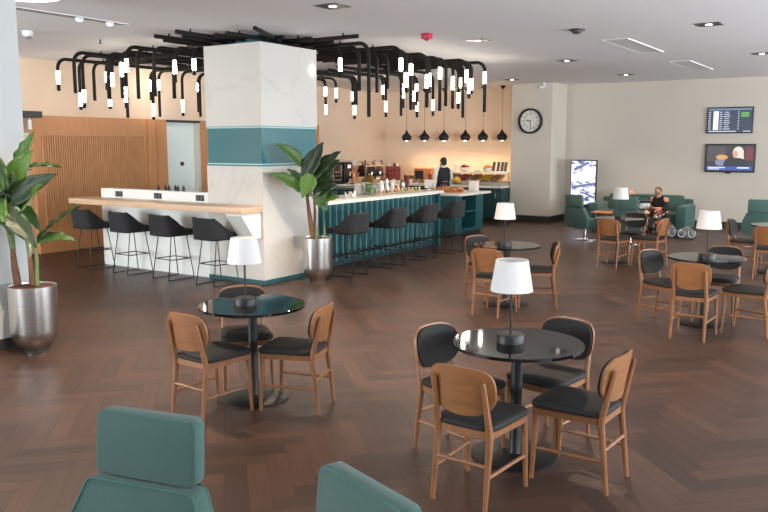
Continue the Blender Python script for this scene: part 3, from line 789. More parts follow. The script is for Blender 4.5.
plant((-6.83, 4.28, 0), 'tall broad leaved plant in a steel planter beside the white pillar',
 [ (big(26, 180, .05), big(47, 141, .05), .16, .05, .25, 0),
   (big(12, 205, -.05), big(45, 158, -.1), .21, .10, -.3, 0),
   (big(30, 178, .08), big(72, 175, .1), .12, .16, .9, 0),
   (big(12, 214, -.1), big(66, 181, -.15), .20, .12, -.2, 0),
   (big(16, 228, -.05), big(52, 190, -.2), .19, .08, .3, 0),
   (big(16, 205, -.05), big(-3, 146, -.15), .2, .06, -.3, 0),
   (big(16, 200, -.15), big(8, 158, -.22), .18, .1, .3, 0),
   (big(8, 213, -.15), big(-20, 172, -.34), .2, .12, -.3, 0),
   (big(6, 214, -.18), big(42, 250, -.25), .22, .24, .2, 0),
   (big(6, 222, -.2), big(-22, 212, -.36), .2, .18, -.3, 0),
   (big(8, 200, -.1), big(24, 186, -.22), .2, .1, .1, 0),
   (big(2, 206, -.12), big(14, 226, -.28), .2, .16, .1, 0),
   (big(22, 205, -.1), big(34, 170, -.05), .15, .06, -.4, 0),
   (big(28, 212, .05), big(48, 238, .02), .11, .22, .2, 1),
   (big(43, 244, -.02), big(88, 211, -.06), .085, .10, .8, 2),
   (big(42, 248, -.02), big(81, 246, -.05), .105, .26, .3, 2)],
 [ ([big(22, 290), big(20, 272), big(19, 254)], [.036, .032, .022], TRUNK, 'trunk'),
   ([big(36, 290, .03), big(36, 275, .03), big(35, 262, .03)], [.026, .024, .018], TRUNK, 'trunk'),
   ([big(19, 256), big(15, 230), big(12, 205)], [.02, .016, .01], STEMG, 'stem'),
   ([big(20, 256, .02), big(20, 230, .02), big(22, 190, .02)], [.02, .016, .01], STEMG, 'stem'),
   ([big(35, 264, .03), big(33, 240, .03), big(29, 216, .04)], [.017, .013, .009], STEMG, 'stem'),
   ([big(41, 290, -.02), big(42, 265, -.02), big(42, 246, -.02)], [.02, .016, .009], STEMG, 'stem')],
 [big(17, 240), big(33, 240, .03), big(42, 258, -.02)])
k2 = .0145
def sm(px, py, f=0.0): return ((px - 315) * k2, f, .63 + (241 - py) * k2)
plant((-7.02, 8.84, 0), 'broad leaved plant in a steel planter against the marble column',
 [ (sm(304, 172, -.1), sm(277, 149, -.3), .19, .16, -.3, 0),
   (sm(303, 182, -.15), sm(322, 147, -.2), .27, .02, .2, 0),
   (sm(306, 186, -.2), sm(339, 156, -.2), .22, .13, .3, 0),
   (sm(311, 187, -.05), sm(338, 164, .0), .22, .08, .3, 0),
   (sm(305, 196, -.2), sm(270, 177, -.4), .2, .16, -.3, 0),
   (sm(303, 187, -.05), sm(287, 173, -.2), .12, .08, -.3, 0),
   (sm(311, 178, -.25), sm(301, 200, -.35), .24, .12, .1, 0),
   (sm(313, 193, .0), sm(332, 176, .05), .17, .1, .3, 0),
   (sm(312, 199, -.15), sm(335, 187, -.2), .22, .10, .3, 0),
   (sm(314, 196, -.2), sm(324, 214, -.22), .22, .14, .3, 0),
   (sm(313, 204, -.15), sm(337, 200, -.2), .22, .10, .4, 0),
   (sm(306, 184, .0), sm(316, 163, .05), .2, .05, -.2, 0)],
 [ ([sm(311, 243), sm(308, 222), sm(305, 197)], [.04, .034, .02], TRUNK, 'trunk'),
   ([sm(312, 243, .04), sm(313, 215, .04), sm(312, 196, .03)], [.02, .02, .012], TRUNK, 'trunk'),
   ([sm(314, 243, -.05), sm(314, 234, -.05), sm(313.5, 226, -.05)], [.022, .018, .003], STEMG, 'shoot'),
   ([sm(322, 243, -.02), sm(322, 232, -.02), sm(323, 224, -.02)], [.018, .014, .003], STEMG, 'shoot')],
 [sm(306, 200)])

# ------------------------------------------------------------------ chandelier
DROPS=[('F',-12.45,8.53,2.88,3.22,3.0),('F',-11.37,8.09,2.78,0,0),('F',-12.43,8.94,2.57,2.86,2.64),('F',-11.57,8.39,2.56,2.85,2.65),('L',-12.66,9.41,2.76,0,0),('F',-11.04,8.48,2.7,0,0),('F',-11.1,8.61,2.91,3.12,2.91),('L',-12.06,9.28,2.59,2.75,2.64),('L',-11.95,9.15,2.91,3.22,3.05),('F',-10.62,8.42,2.69,3.25,3.03),('F',-10.03,8.05,3.03,3.24,3.04),('L',-12.11,9.67,2.62,3.0,2.73),('L',-12.24,9.8,2.45,0,0),('F',-10.09,8.3,2.66,0,0),('L',-12.97,10.98,2.85,3.26,3.03),('L',-12.77,10.86,2.45,2.76,2.53),('F',-9.78,8.36,2.69,0,0),('L',-12.92,11.15,2.52,3.26,3.05),('F',-9.52,8.54,2.9,3.23,3.03),('F',-9.83,8.79,2.68,0,0),('L',-12.61,11.49,2.54,2.87,2.62),('F',-9.27,8.7,3.01,3.3,3.08),('L',-12.86,12.16,2.65,3.31,3.08),('L',-12.65,12.01,2.54,0,0),('R',-7.37,9.89,2.97,3.29,3.06),('R',-7.13,10.05,2.77,0,0),('R',-6.74,9.74,2.36,0,0),('R',-7.23,10.68,2.78,0,0),('R',-7.24,11.0,2.86,0,0),('R',-6.6,10.4,3.06,3.28,3.07),('R',-6.77,10.82,2.78,3.08,2.86),('R',-6.92,11.21,2.52,3.27,3.07),('B',-9.33,14.8,2.75,3.26,2.96),('B',-9.24,14.57,2.57,0,0),('B',-9.09,14.96,2.79,3.3,3.11),('B',-9.27,15.15,2.72,3.12,2.91),('B',-9.15,15.08,2.55,2.88,2.69),('R',-6.74,11.42,2.56,3.09,2.88),('R',-6.82,11.63,2.81,3.13,2.92),('B',-8.55,14.74,2.56,2.89,2.68),('R',-6.82,11.99,2.53,3.27,3.06),('R',-6.85,12.25,2.62,0,0),('R',-7.03,12.83,2.6,3.17,2.94),('R',-7.29,13.53,2.63,2.93,2.74),('R',-7.08,13.23,2.96,3.18,3.0),('R',-7.0,13.17,2.45,0,0),('R',-6.63,12.6,3.01,3.26,3.03),('R',-6.91,13.23,2.8,3.1,2.89),('R',-6.71,12.94,2.86,3.13,2.93),('R',-6.55,13.15,2.54,3.28,3.05),('B',-11.06,14.28,3.02,3.23,3.04),('B',-11.02,14.62,2.9,3.22,3.01),('B',-10.55,14.61,2.84,3.12,2.93),('B',-10.44,14.53,2.52,2.82,2.62),('B',-10.33,14.45,2.83,0,0),('B',-9.91,14.88,2.94,3.28,3.06),('B',-9.79,14.81,2.56,2.9,2.68),('B',-11.39,14.71,2.66,2.86,2.66)]
STUBS=[('F',-8.79,7.55),('F',-9.01,7.9),('F',-8.21,7.41),('F',-8.47,7.76),('F',-8.03,7.93),('F',-7.76,7.88),('R',-7.38,8.6),('R',-7.17,8.96),('R',-6.47,9.09),('R',-7.14,9.41)]
t = thing('pipe_chandelier', 'large ring of bent black ceiling pipes with glowing tube ends over the bar', 'chandelier', (-9.5, 11.0, CH))
OUT = {'F': Vector((0, -1, 0)), 'L': Vector((-1, 0, 0)), 'R': Vector((1, 0, 0)), 'B': Vector((0, 1, 0))}
ZP = 3.43; CO = Vector((-9.5, 11.0, CH))
rng = random.Random(5)
def pipe_len(sd): return rng.uniform(1.5, 2.3) if sd in 'FB' else rng.uniform(1.4, 2.2)
for sd, x, y, zb, l0, l1 in DROPS:
    d = OUT[sd]; R = .17; r = .029
    p = Vector((x, y, ZP))
    a = p - d * pipe_len(sd)
    path = [a] + [p - d * R + d * (R * math.sin(PI / 2 * i / 7)) - Vector((0, 0, R * (1 - math.cos(PI / 2 * i / 7)))) for i in range(8)] + [Vector((x, y, zb))]
    if l0:
        l0 = min(l0, ZP - R - .005)
        pp = part('pipe', MB().tube([q - CO for q in path[:-1] + [Vector((x, y, l0))]], r, 10), PIPEM, t)
        part('light_tube', MB().cyl((x - CO.x, y - CO.y, l1 - CO.z), r * .98, l0 - l1, 12), LED, pp, label='glowing white tube')
        if l1 - zb > .01: part('end_piece', MB().cyl((x - CO.x, y - CO.y, zb - CO.z), r, l1 - zb, 12), PIPEM, pp)
    else:
        pp = part('pipe', MB().tube([q - CO for q in path], r, 10), PIPEM, t)
    for s_ in (.35, .9):
        q = p - d * (R + s_) - CO
        part('ceiling_stud', MB().cyl((q.x, q.y, ZP - CO.z), .012, CH - ZP - .001, 8), PIPEM, pp)
for sd, x, y in STUBS:
    d = OUT[sd]; p = Vector((x, y, ZP)); a = p - d * rng.uniform(1.6, 2.4)
    pp = part('pipe', MB().tube([a - CO, p - CO], .029, 10), PIPEM, t)
    for s_ in (.25, .9):
        q = p - d * s_ - CO
        part('ceiling_stud', MB().cyl((q.x, q.y, ZP - CO.z), .012, CH - ZP - .001, 8), PIPEM, pp)
pp = part('pipe', MB().tube([Vector((-7.13, 7.75, ZP)) - CO, Vector((-7.7, 8.9, ZP)) - CO], .029, 10), PIPEM, t)

# pendants over the buffet
def make_pendant():
    t = thing('pendant_lamp', '', 'pendant lamp')
    part('canopy', MB().lathe([(.015, -.09), (.07, -.015), (.07, 0)], 20), BLACKM, t)
    part('cord', MB().cyl((0, 0, -1.16), .005, 1.08, 6), BLACKM, t)
    part('lamp_shade', MB().lathe([(.013, -1.12), (.03, -1.16), (.05, -1.2), (.13, -1.28), (.145, -1.33), (.125, -1.385), (.09, -1.42), (.085, -1.415), (.12, -1.375), (.135, -1.33)], 28, cap=False), BLACKM, t)
    part('bulb', MB().ball((0, 0, -1.395), (.06, .06, .035), 14, 8), PLED, t)
    return t
pend = make_pendant(); pu = [False]
for x, lb in ((-12.05, 'black teardrop pendant lamp closest to the coffee machines'), (-11.46, 'black teardrop pendant lamp, second from the coffee machines'), (-10.84, 'black teardrop pendant lamp, third from the coffee machines'), (-10.17, 'black teardrop pendant lamp, third from the clock'), (-9.64, 'black teardrop pendant lamp, second from the clock'), (-9.08, 'black teardrop pendant lamp closest to the clock')):
    place(pend, pu, x, 19.3, (0, 1), lb, 'teardrop pendants over the buffet', CH - .001)

# ------------------------------------------------------------------ clock
t = thing('wall_clock', 'round white wall clock with thick black rim on the pier', 'clock', (-8.145, 18.999, 2.55)); t.scale = (.95, 1, .95)
Ry = Matrix.Rotation(PI / 2, 4, 'X')
part('rim', MB().lathe([(.29, .0), (.335, .0), (.335, .10), (.30, .115), (.29, .10), (.285, .03)], 48, M=Ry, cap=False), DARKP, t)
part('face', MB().cyl((0, 0, .0), .292, .035, 48, M=Ry), mat('clock_face', sr(222, 218, 210), .5), t)
mb = MB()
for h in range(12):
    a = h * PI / 6
    mb.box((0, -.037, .245), (.012, .004, .03), Matrix.Rotation(a, 4, 'Y'))
part('hour_marks', mb, DARKP, t)
for h in range(1, 13):
    cu = bpy.data.curves.new('numeral', 'FONT'); cu.body = str(h); cu.size = .075; cu.align_x = 'CENTER'; cu.align_y = 'CENTER'; cu.extrude = .001
    tmp = bpy.data.objects.new('tmp', cu); COL.objects.link(tmp)
    bpy.context.view_layer.update()
    me = bpy.data.meshes.new_from_object(tmp.evaluated_get(bpy.context.evaluated_depsgraph_get()))
    bpy.data.objects.remove(tmp); bpy.data.curves.remove(cu)
    me.materials.clear(); me.materials.append(DARKP)
    o = link('numeral', me, t); a = h * PI / 6
    o.location = (.19 * math.sin(a), -.038, .19 * math.cos(a)); o.rotation_euler = (PI / 2, 0, 0)
part('hour_hand', MB().box((0, -.042, .06), (.02, .004, .16), Matrix.Rotation(math.radians(283), 4, 'Y')), DARKP, t)
part('minute_hand', MB().box((0, -.047, .085), (.014, .004, .22), Matrix.Rotation(math.radians(179), 4, 'Y')), DARKP, t)

# ------------------------------------------------------------------ screens
def emat(name, col, s_=1.0):
    return mat(name, (0.02, 0.02, 0.02), .3, emit=col, estr=s_)
t = thing('flight_screen', 'wall screen listing flights in rows, mounted above the other one', 'screen', (-3.61, 19.999, 2.52))
part('housing', MB().rbox((0, -.03, 0), (1.0, .06, .6), .01), DARKP, t)
part('display', MB().box((0, -.0615, 0), (.96, .003, .56)), emat('screen_navy', sr(34, 44, 62)), t)
mb = MB(); mb.box((0, -.064, .25), (.94, .002, .045))
part('header_bar', mb, emat('screen_head', sr(92, 112, 140)), t)
mb = MB()
for i in range(9): mb.box((-.30, -.064, .185 - i * .048), (.11, .002, .044))
part('airline_column', mb, emat('screen_white', sr(226, 232, 246), 1.2), t)
for i in range(9):
    for cx_, wd in ((-.44, .05), (-.19, .06), (-.065, .12 + .03 * ((i * 7) % 3 - 1)), (.19, .03)): part('flight_cell', MB().box((cx_, -.064, .185 - i * .048), (wd, .002, .02)), emat('screen_rows', sr(168, 178, 200)), t)
part('status_cell', MB().box((.33, -.064, .15), (.17, .002, .05)).box((.33, -.064, .095), (.17, .002, .04)), emat('screen_green', sr(86, 160, 70)), t)
part('footer_bar', MB().box((-.15, -.064, -.255), (.6, .002, .02)).box((.38, -.064, -.255), (.16, .002, .018)), emat('screen_foot', sr(190, 200, 214)), t)
for z, c in ((-.2, (230, 180, 90)), (-.06, (120, 110, 190))): part('row_mark', MB().box((-.30, -.0655, z), (.1, .001, .014)), emat('mark%d' % c[0], sr(*c)), t)
t = thing('news_screen', 'lower wall screen showing a blonde newsreader above a blue caption bar', 'screen', (-3.56, 19.999, 1.645))
part('housing', MB().rbox((0, -.03, 0), (1.09, .06, .66), .01), DARKP, t)
part('display', MB().box((0, -.0615, 0), (1.04, .003, .6)), emat('news_dark', sr(36, 33, 36)), t)
part('studio_light', MB().box((-.3, -.0635, .1), (.4, .002, .34)), emat('news_grey', sr(62, 58, 60)), t)
part('studio_edge', MB().box((.42, -.0635, .1), (.16, .002, .3)), emat('news_red', sr(104, 28, 40)), t)
def disc(mb, x, z, rx, rz, y=-.065, n=20): mb.prism([(x + rx * math.cos(2 * PI * i / n), z + rz * math.sin(2 * PI * i / n)) for i in range(n)], -y, -y + .001, Matrix(((1, 0, 0, 0), (0, 0, -1, 0), (0, 1, 0, 0), (0, 0, 0, 1))))
mb = MB(); disc(mb, .18, .12, .12, .15, -.0645); disc(mb, .24, .0, .07, .12, -.0645); part('hair_shape', mb, emat('news_hair', sr(206, 196, 188)), t)
mb = MB(); disc(mb, .12, .09, .055, .085, -.066); part('face_shape', mb, emat('news_face', sr(196, 140, 122)), t)
mb = MB(); disc(mb, .14, -.13, .27, .14, -.0655); part('coat_shape', mb, emat('news_coat', sr(22, 20, 24)), t)
mb = MB(); disc(mb, -.17, .02, .13, .06, -.0645); part('hand_shape', mb, emat('news_orange', sr(196, 144, 74)), t)
mb = MB(); disc(mb, -.2, -.1, .12, .08, -.0645); part('sleeve_shape', mb, emat('news_lilac', sr(120, 116, 150)), t)
part('caption_bar', MB().box((0, -.067, -.235), (1.0, .002, .09)), emat('news_blue', sr(40, 70, 150)), t)
part('caption_rows', MB().box((-.28, -.0685, -.22), (.38, .001, .025)).box((.3, -.0685, -.22), (.26, .001, .03)).box((-.34, -.0685, -.255), (.25, .001, .02)), emat('news_white', sr(206, 214, 232)), t)
part('clip', MB().box((-.03, -.03, -.345), (.12, .04, .03)), DARKP, t)
# upright advertising screen
t = thing('advert_totem', 'upright advertising screen on a floor stand in the wall corner', 'screen', (-6.84, 19.35, 0), math.radians(4))
part('housing', MB().rbox((0, 0, 1.01), (.66, .08, 1.14), .012), DARKP, t)
part('stand', MB().box((0, .02, .24), (.3, .05, .46)).box((0, 0, .015), (.62, .42, .03)), DARKP, t)
def advert():
    m, nt, b = add_bsdf('advert_picture')
    tc = nt.nodes.new('ShaderNodeTexCoord'); mp = nt.nodes.new('ShaderNodeMapping'); mp.inputs['Scale'].default_value = (4.5, 1, 9); mp.inputs['Rotation'].default_value = (0, .45, 0)
    nz = nt.nodes.new('ShaderNodeTexNoise'); nz.inputs['Scale'].default_value = 1.3; nz.inputs['Detail'].default_value = 5
    r = nt.nodes.new('ShaderNodeValToRGB'); e = r.color_ramp.elements
    e[0].position = .36; e[0].color = (*sr(60, 66, 110), 1); e[1].position = .52; e[1].color = (*sr(232, 234, 250), 1)
    x = r.color_ramp.elements.new(.44); x.color = (*sr(150, 156, 190), 1)
    nt.links.new(tc.outputs['Object'], mp.inputs['Vector']); nt.links.new(mp.outputs['Vector'], nz.inputs['Vector']); nt.links.new(nz.outputs['Fac'], r.inputs['Fac'])
    b.inputs['Base Color'].default_value = (.02, .02, .02, 1); nt.links.new(r.outputs['Color'], b.inputs['Emission Color']); b.inputs['Emission Strength'].default_value = 1.05
    return m
part('display', MB().box((0, -.0415, 1.01), (.61, .003, 1.09)), advert(), t)
YM = Matrix(((1, 0, 0, 0), (0, 0, -1, 0), (0, 1, 0, 0), (0, 0, 0, 1)))
part('bright_shape', MB().prism([(-.3, 1.2), (.3, 1.42), (.3, 1.14), (-.3, 1.02)], .0432, .0436, YM), emat('ad_white', sr(244, 244, 254)), t)
part('dark_shape', MB().prism([(-.3, .92), (.28, 1.02), (.3, .98), (-.28, .86)], .0432, .0436, YM).prism([(-.05, .8), (.28, .68), (.28, .64), (-.08, .77)], .0432, .0436, YM).prism([(-.26, 1.36), (.1, 1.54), (.16, 1.5), (-.22, 1.3)], .0432, .0436, YM), emat('ad_blue', sr(84, 92, 140)), t)

# ------------------------------------------------------------------ ceiling fittings
def make_dl():
    t = thing('ceiling_downlight', '', 'downlight')
    part('trim', MB().span((-.15, -.15, -.006), (.15, -.1, 0)).span((-.15, .1, -.006), (.15, .15, 0)).span((-.15, -.1, -.006), (-.1, .1, 0)).span((.1, -.1, -.006), (.15, .1, 0)), DARKP, t)
    part('well', MB().span((-.1, -.1, -.003), (.1, .1, 0)), DARKP, t)
    part('lens', MB().lathe([(.036, -.012), (.045, -.004), (.045, 0)], 20), DLED, t)
    return t
dl = make_dl(); du = [False]
DLS = [(-5.54, 7.3, 'square black downlight in the open ceiling before the chandelier'), (-5.52, 10.83, 'square black downlight beside the end of the chandelier above the bar stools'), (-5.44, 14.27, 'square black downlight in the ceiling ahead of the clock'), (-5.42, 17.81, 'square black downlight nearest the beige back wall'),
       (-2.32, 11.05, 'square black downlight beside the first ceiling grille'), (-2.27, 15.02, 'square black downlight above the wall screens, at the picture edge'), (-8.08, 17.66, 'square downlight right above the wall clock')]
for x, y, lb in DLS: place(dl, du, x, y, (0, 1), lb, 'square ceiling downlights', CH - .0005)
def make_vent():
    t = thing('ceiling_grille', '', 'vent')
    part('frame', MB().span((-.19, -1.0, -.006), (-.18, 1.0, 0)).span((.18, -1.0, -.014), (.2, 1.0, 0)).span((-.18, -1.0, -.006), (.18, -.985, 0)).span((-.18, .985, -.006), (.18, 1.0, 0)), mat('white_frame', sr(240, 240, 240), .5), t)
    part('panel', MB().span((-.18, -.985, -.003), (.18, .985, 0)), mat('grille_grey', sr(214, 212, 210), .7), t)
    return t
vn = make_vent(); vu = [False]
for x, y, lb in ((-3.78, 12.8, 'long white framed ceiling grille nearer the viewer'), (-3.74, 16.5, 'long white framed ceiling grille nearer the wall screens')): place(vn, vu, x, y, (0, 1), lb, 'ceiling grilles', CH - .0005)
t = thing('smoke_sensor', 'dark domed sensor on the ceiling near the first grille', 'sensor', (-3.9, 10.56, CH - .0005))
part('plate', MB().lathe([(.11, -.015), (.115, 0)], 24), DARKP, t); part('dome', MB().ball((0, 0, -.02), (.075, .075, .045), 16, 8), mat('sensor_grey', sr(70, 70, 70), .4), t)
t = thing('fire_alarm', 'red fire alarm box on the ceiling', 'alarm', (-5.77, 9.76, CH), 0)
part('body', MB().rbox((0, 0, -.04), (.13, .11, .08), .012), REDP, t); part('lens', MB().ball((0, -.0, -.085), (.035, .035, .018), 12, 6), REDP, t)
t = thing('smoke_detector', 'white smoke detector on the ceiling near the white pillar', 'sensor', (-10.2, 6.56, CH - .0005))
part('base', MB().lathe([(.055, -.07), (.07, -.05), (.075, 0)], 20), WHITEP, t); part('cap', MB().lathe([(.03, -.1), (.045, -.09), (.05, -.07)], 16), mat('grey_cap', sr(130, 130, 128), .5), t)
t = thing('sprinkler_head', 'tiny dark sprinkler head on the ceiling before the chandelier', 'sprinkler', (-10.1, 7.65, CH - .0005))
part('stem', MB().cyl((0, 0, -.06), .012, .06, 8), DARKP, t); part('plate', MB().cyl((0, 0, -.065), .025, .006, 10), DARKP, t)
t = thing('track_light', 'recessed ceiling slot with two small spotlights near the white pillar', 'track light', (-8.6, 6.05, CH - .0005))
part('channel', MB().span((-.09, -.85, -.004), (.09, .85, 0)), mat('slot_grey', sr(150, 148, 146), .6), t)
part('rail', MB().span((.085, -.85, -.01), (.095, .85, 0)), WHITEP, t)
for y in (.18, .62):
    s_ = part('spotlight', MB().rbox((0, y, -.022), (.07, .08, .044), .008), WHITEP, t); part('lens', MB().cyl((0, y, -.047), .025, .004, 14), mat('spot_glow', (1, 1, 1), .4, emit=(1, .85, .65), estr=1.5), s_)
t = thing('round_ceiling_light', 'large round white ceiling light cut by the top edge', 'ceiling light', (-7.8, 5.0, CH - .0005))
part('rim', MB().lathe([(.36, -.012), (.38, -.012), (.38, 0)], 40, cap=False), WHITEP, t); part('diffuser', MB().lathe([(.36, -.011), (.36, 0)], 40), mat('diffuser', (1, 1, 1), .5, emit=(1, .98, .95), estr=2.0), t)
t = thing('security_camera', 'small white security camera at the top of the clock pier', 'camera', (-7.8, 18.95, CH - .0005))
part('mount', MB().cyl((0, 0, -.05), .04, .05, 14), WHITEP, t); part('body', MB().tube([(.06, .0, -.09), (-.1, -.06, -.11)], .038, 12), WHITEP, t); part('lens', MB().tube([(-.1, -.06, -.11), (-.115, -.066, -.112)], .03, 12), DARKP, t)

# ------------------------------------------------------------------ bar clutter
def obj_lathe(name, prof, m, label, cat, loc, group=None, n=16): return single(name, MB().lathe(prof, n), m, label, cat, loc, 0, group)
BT = 1.0805
# juice dispenser with gold lid
t = thing('drink_dispenser', 'glass drink dispenser with limes and a golden pyramid lid on the bar', 'dispenser', (-7.95, 11.5, BT), .3); t.scale = (.8, .8, .85)
part('tank', MB().span((-.13, -.13, .02), (.13, .13, .27)), mat('tank_water', (.9, .93, .85), .05, trans=.9, ior=1.2), t)
mb = MB()
rg = random.Random(3)
for q in range(16): mb.ball((rg.uniform(-.09, .09), rg.uniform(-.09, .09), rg.uniform(.055, .22)), .035, 10, 7)
part('limes', mb, GREEN, t)
part('base', MB().rbox((0, 0, .01), (.28, .28, .02), .005), CHROME, t)
part('lid', MB().add([(-.145, -.145, .272), (.145, -.145, .272), (.145, .145, .272), (-.145, .145, .272), (-.02, -.02, .40), (.02, -.02, .40), (.02, .02, .40), (-.02, .02, .40)], [(3, 2, 1, 0), (4, 5, 6, 7), (0, 1, 5, 4), (1, 2, 6, 5), (2, 3, 7, 6), (3, 0, 4, 7)]), GOLD, t, smooth=False)
part('knob', MB().ball((0, 0, .42), .022, 12, 8), GOLD, t)
for i, (y, nm, cat, lab, m, prof) in enumerate((
    (12.1, 'coffee_pot', 'pot', 'silver coffee pot at the inner edge of the bar, closest to the dispenser', CHROME, [(.05, 0), (.075, .03), (.06, .12), (.035, .17), (.04, .19), (.01, .22)]),
    (12.3, 'storage_jar', 'jar', 'clear jar with pale contents at the inner edge of the bar', CREAM, [(.06, 0), (.06, .15), (.04, .17), (.04, .2)]),
    (12.5, 'water_carafe', 'carafe', 'narrow silver carafe at the inner edge of the bar', CHROME, [(.05, 0), (.06, .05), (.025, .16), (.03, .24)]),
    (12.68, 'cup_stack', 'cups', 'stack of white cups at the inner edge of the bar', CREAM, [(.035, 0), (.05, .06), (.045, .06), (.05, .12), (.045, .12), (.05, .19)]),
    (12.86, 'sugar_tin', 'tin', 'short copper tin at the inner edge of the bar', COPPER, [(.05, 0), (.055, .1), (.05, .11)]),
    (13.05, 'milk_jug', 'jug', 'round silver milk jug at the inner edge of the bar', CHROME, [(.04, 0), (.065, .05), (.05, .12), (.055, .15)]),
    (13.24, 'syrup_bottle', 'bottle', 'dark red bottle at the far inner corner of the bar', REDLAC, [(.035, 0), (.037, .18), (.014, .23), (.014, .28)]))):
    b = thing(nm, lab, cat, (-8.24, y, BT))
    part('body', MB().lathe(prof, 16), m, b)
    if nm in ('coffee_pot', 'milk_jug', 'water_carafe'): part('handle', MB().tube([(0, .05, .14), (0, .1, .12), (0, .1, .06), (0, .055, .04)], .008, 6), DARKP, b)
    else: part('lid', MB().lathe([(prof[-1][0], prof[-1][1]), (.012, prof[-1][1] + .015)], 12), CHROME, b)
t = thing('white_box', 'pale cream box on the bar beside the drink dispenser', 'box', (-8.2, 11.55, BT), .2)
part('body', MB().rbox((0, 0, .08), (.14, .14, .16), .008), CREAM, t); part('lid', MB().rbox((0, 0, .17), (.15, .15, .02), .006), CREAM, t)
# folded napkins
for i, (dx, lb) in enumerate(((0, 'folded white napkin standing on the bar end beside the plant'), (.2, 'folded white napkin on the bar, nearer the drink dispenser'))):
    b = thing('folded_napkin', lb, 'napkin', (-7.85, 10.72 + dx * .8, BT), .4 + i, 'folded napkins on the bar'); b.scale = (.6, .6, .65)
    part('cloth', MB().add([(-.07, -.04, 0), (.07, -.04, 0), (.07, .04, 0), (-.07, .04, 0), (-.09, 0, .15), (.0, .0, .06), (.1, 0, .14), (.03, .01, .16), (0, 0, .02)], [(3, 2, 1, 0), (0, 1, 5, 4), (3, 4, 5, 2), (1, 2, 6), (1, 6, 5), (2, 5, 6), (5, 6, 7), (0, 4, 3)]), CREAM, b)
# row of small juice bottles
cols = [ORANGE, ORANGE, REDP, YELLOW, ORANGE, YELLOW, YELLOW, GREEN, YELLOW, YELLOW, GREEN, YELLOW]
cn = ['orange', 'orange', 'red', 'yellow', 'orange', 'yellow', 'yellow', 'green', 'yellow', 'yellow', 'green', 'yellow']
ordn = ['first', 'second', 'third', 'fourth', 'fifth', 'sixth', 'seventh', 'eighth', 'ninth', 'tenth', 'eleventh', 'last']
for i in range(12):
    y = 11.88 + i * .125
    b = thing('juice_shot', '%s %s juice glass in the row on the bar, counted from the dispenser' % (ordn[i], cn[i]) , 'glass', (-7.98, y, BT), 0, 'juice glasses in a row on the bar')
    part('juice', MB().cyl((0, 0, .004), .021, .045, 12), cols[i], b); part('rim', MB().lathe([(.0215, .047), (.0235, .047), (.024, .062), (.022, .062)], 12, cap=False), CREAM, b)
# coffee machines along the wall counter
CT = .951
t = thing('coffee_machine', 'black coffee machine with silver framed front nearest the plant', 'coffee machine', (-12.3, 16.1, CT), PI / 2)
part('body', MB().rbox((0, .05, .27), (.42, .45, .5), .02), DARKP, t); part('front_frame', MB().box((-.17, -.185, .3), (.025, .02, .38)).box((.17, -.185, .3), (.025, .02, .38)).box((0, -.185, .12), (.32, .02, .02)), CHROME, t)
part('front_shelf', MB().box((0, -.185, .32), (.3, .015, .02)).box((0, -.185, .22), (.3, .015, .02)), CHROME, t); part('bean_hopper', MB().lathe([(.1, .52), (.17, .58), (.17, .61), (.05, .62)], 18), DARKP, t)
for sx in (-.15, .15): part('foot', MB().cyl((sx, 0, 0), .025, .03, 8), DARKP, t)
t = thing('coffee_machine', 'black coffee machine with small bright display between the silver framed one and the copper one', 'coffee machine', (-12.3, 16.6, CT), PI / 2)
part('body', MB().rbox((0, .05, .28), (.36, .45, .56), .02), DARKP, t); part('display', MB().box((.02, -.18, .45), (.13, .01, .09)), emat('pale_display', sr(214, 196, 206)), t)
part('spout', MB().box((0, -.2, .26), (.07, .06, .08)), CHROME, t); part('drip_tray', MB().rbox((0, -.22, .03), (.3, .14, .06), .01), CHROME, t); part('cup', MB().lathe([(.03, .06), (.04, .13)], 12, c=(0, -.22, 0)), PASTRY, t)
t = thing('coffee_grinder', 'copper bodied coffee grinder with a white spine', 'coffee grinder', (-12.3, 17.05, CT), PI / 2)
part('body', MB().lathe([(.15, 0), (.15, .06), (.11, .12), (.10, .26), (.12, .36), (.15, .44), (.15, .48)], 24), COPPER, t); part('spine', MB().rbox((-.16, 0, .26), (.05, .16, .52), .015), WHITEP, t); part('hopper', MB().lathe([(.06, .48), (.1, .56), (.1, .6)], 16), WHITEP, t); part('cup', MB().lathe([(.03, .2), (.045, .28)], 12, c=(0, -.14, 0)), COPPER, t)
t = thing('espresso_machine', 'silver framed espresso machine with cups stacked on top', 'espresso machine', (-12.3, 17.9, CT), PI / 2)
part('body', MB().rbox((0, .1, .3), (.78, .4, .3), .02), DARKP, t); part('frame', MB().box((-.4, -.08, .3), (.035, .06, .6)).box((.05, -.08, .3), (.035, .06, .6)).box((.4, -.08, .3), (.035, .06, .6)).box((0, -.08, .44), (.8, .06, .03)), CHROME, t)
part('drip_tray', MB().rbox((0, -.1, .05), (.78, .32, .1), .01), CHROME, t)
for sx in (-.2, .2): g_ = part('group_head', MB().cyl((sx, -.14, .2), .045, .08, 14), CHROME, t); part('handle', MB().tube([(sx, -.15, .22), (sx, -.32, .2)], .014, 8), DARKP, g_)
for q in range(6): part('cup', MB().lathe([(.028, .45), (.04, .52), (.036, .52), (.01, .46)], 12, c=(-.3 + q * .12, .08, 0)), CREAM if q % 2 else COPPER, t)
part('cup_rail', MB().tube([(-.39, -.05, .55), (.39, -.05, .55), (.39, .25, .55), (-.39, .25, .55), (-.39, -.05, .55)], .008, 6), CHROME, t)
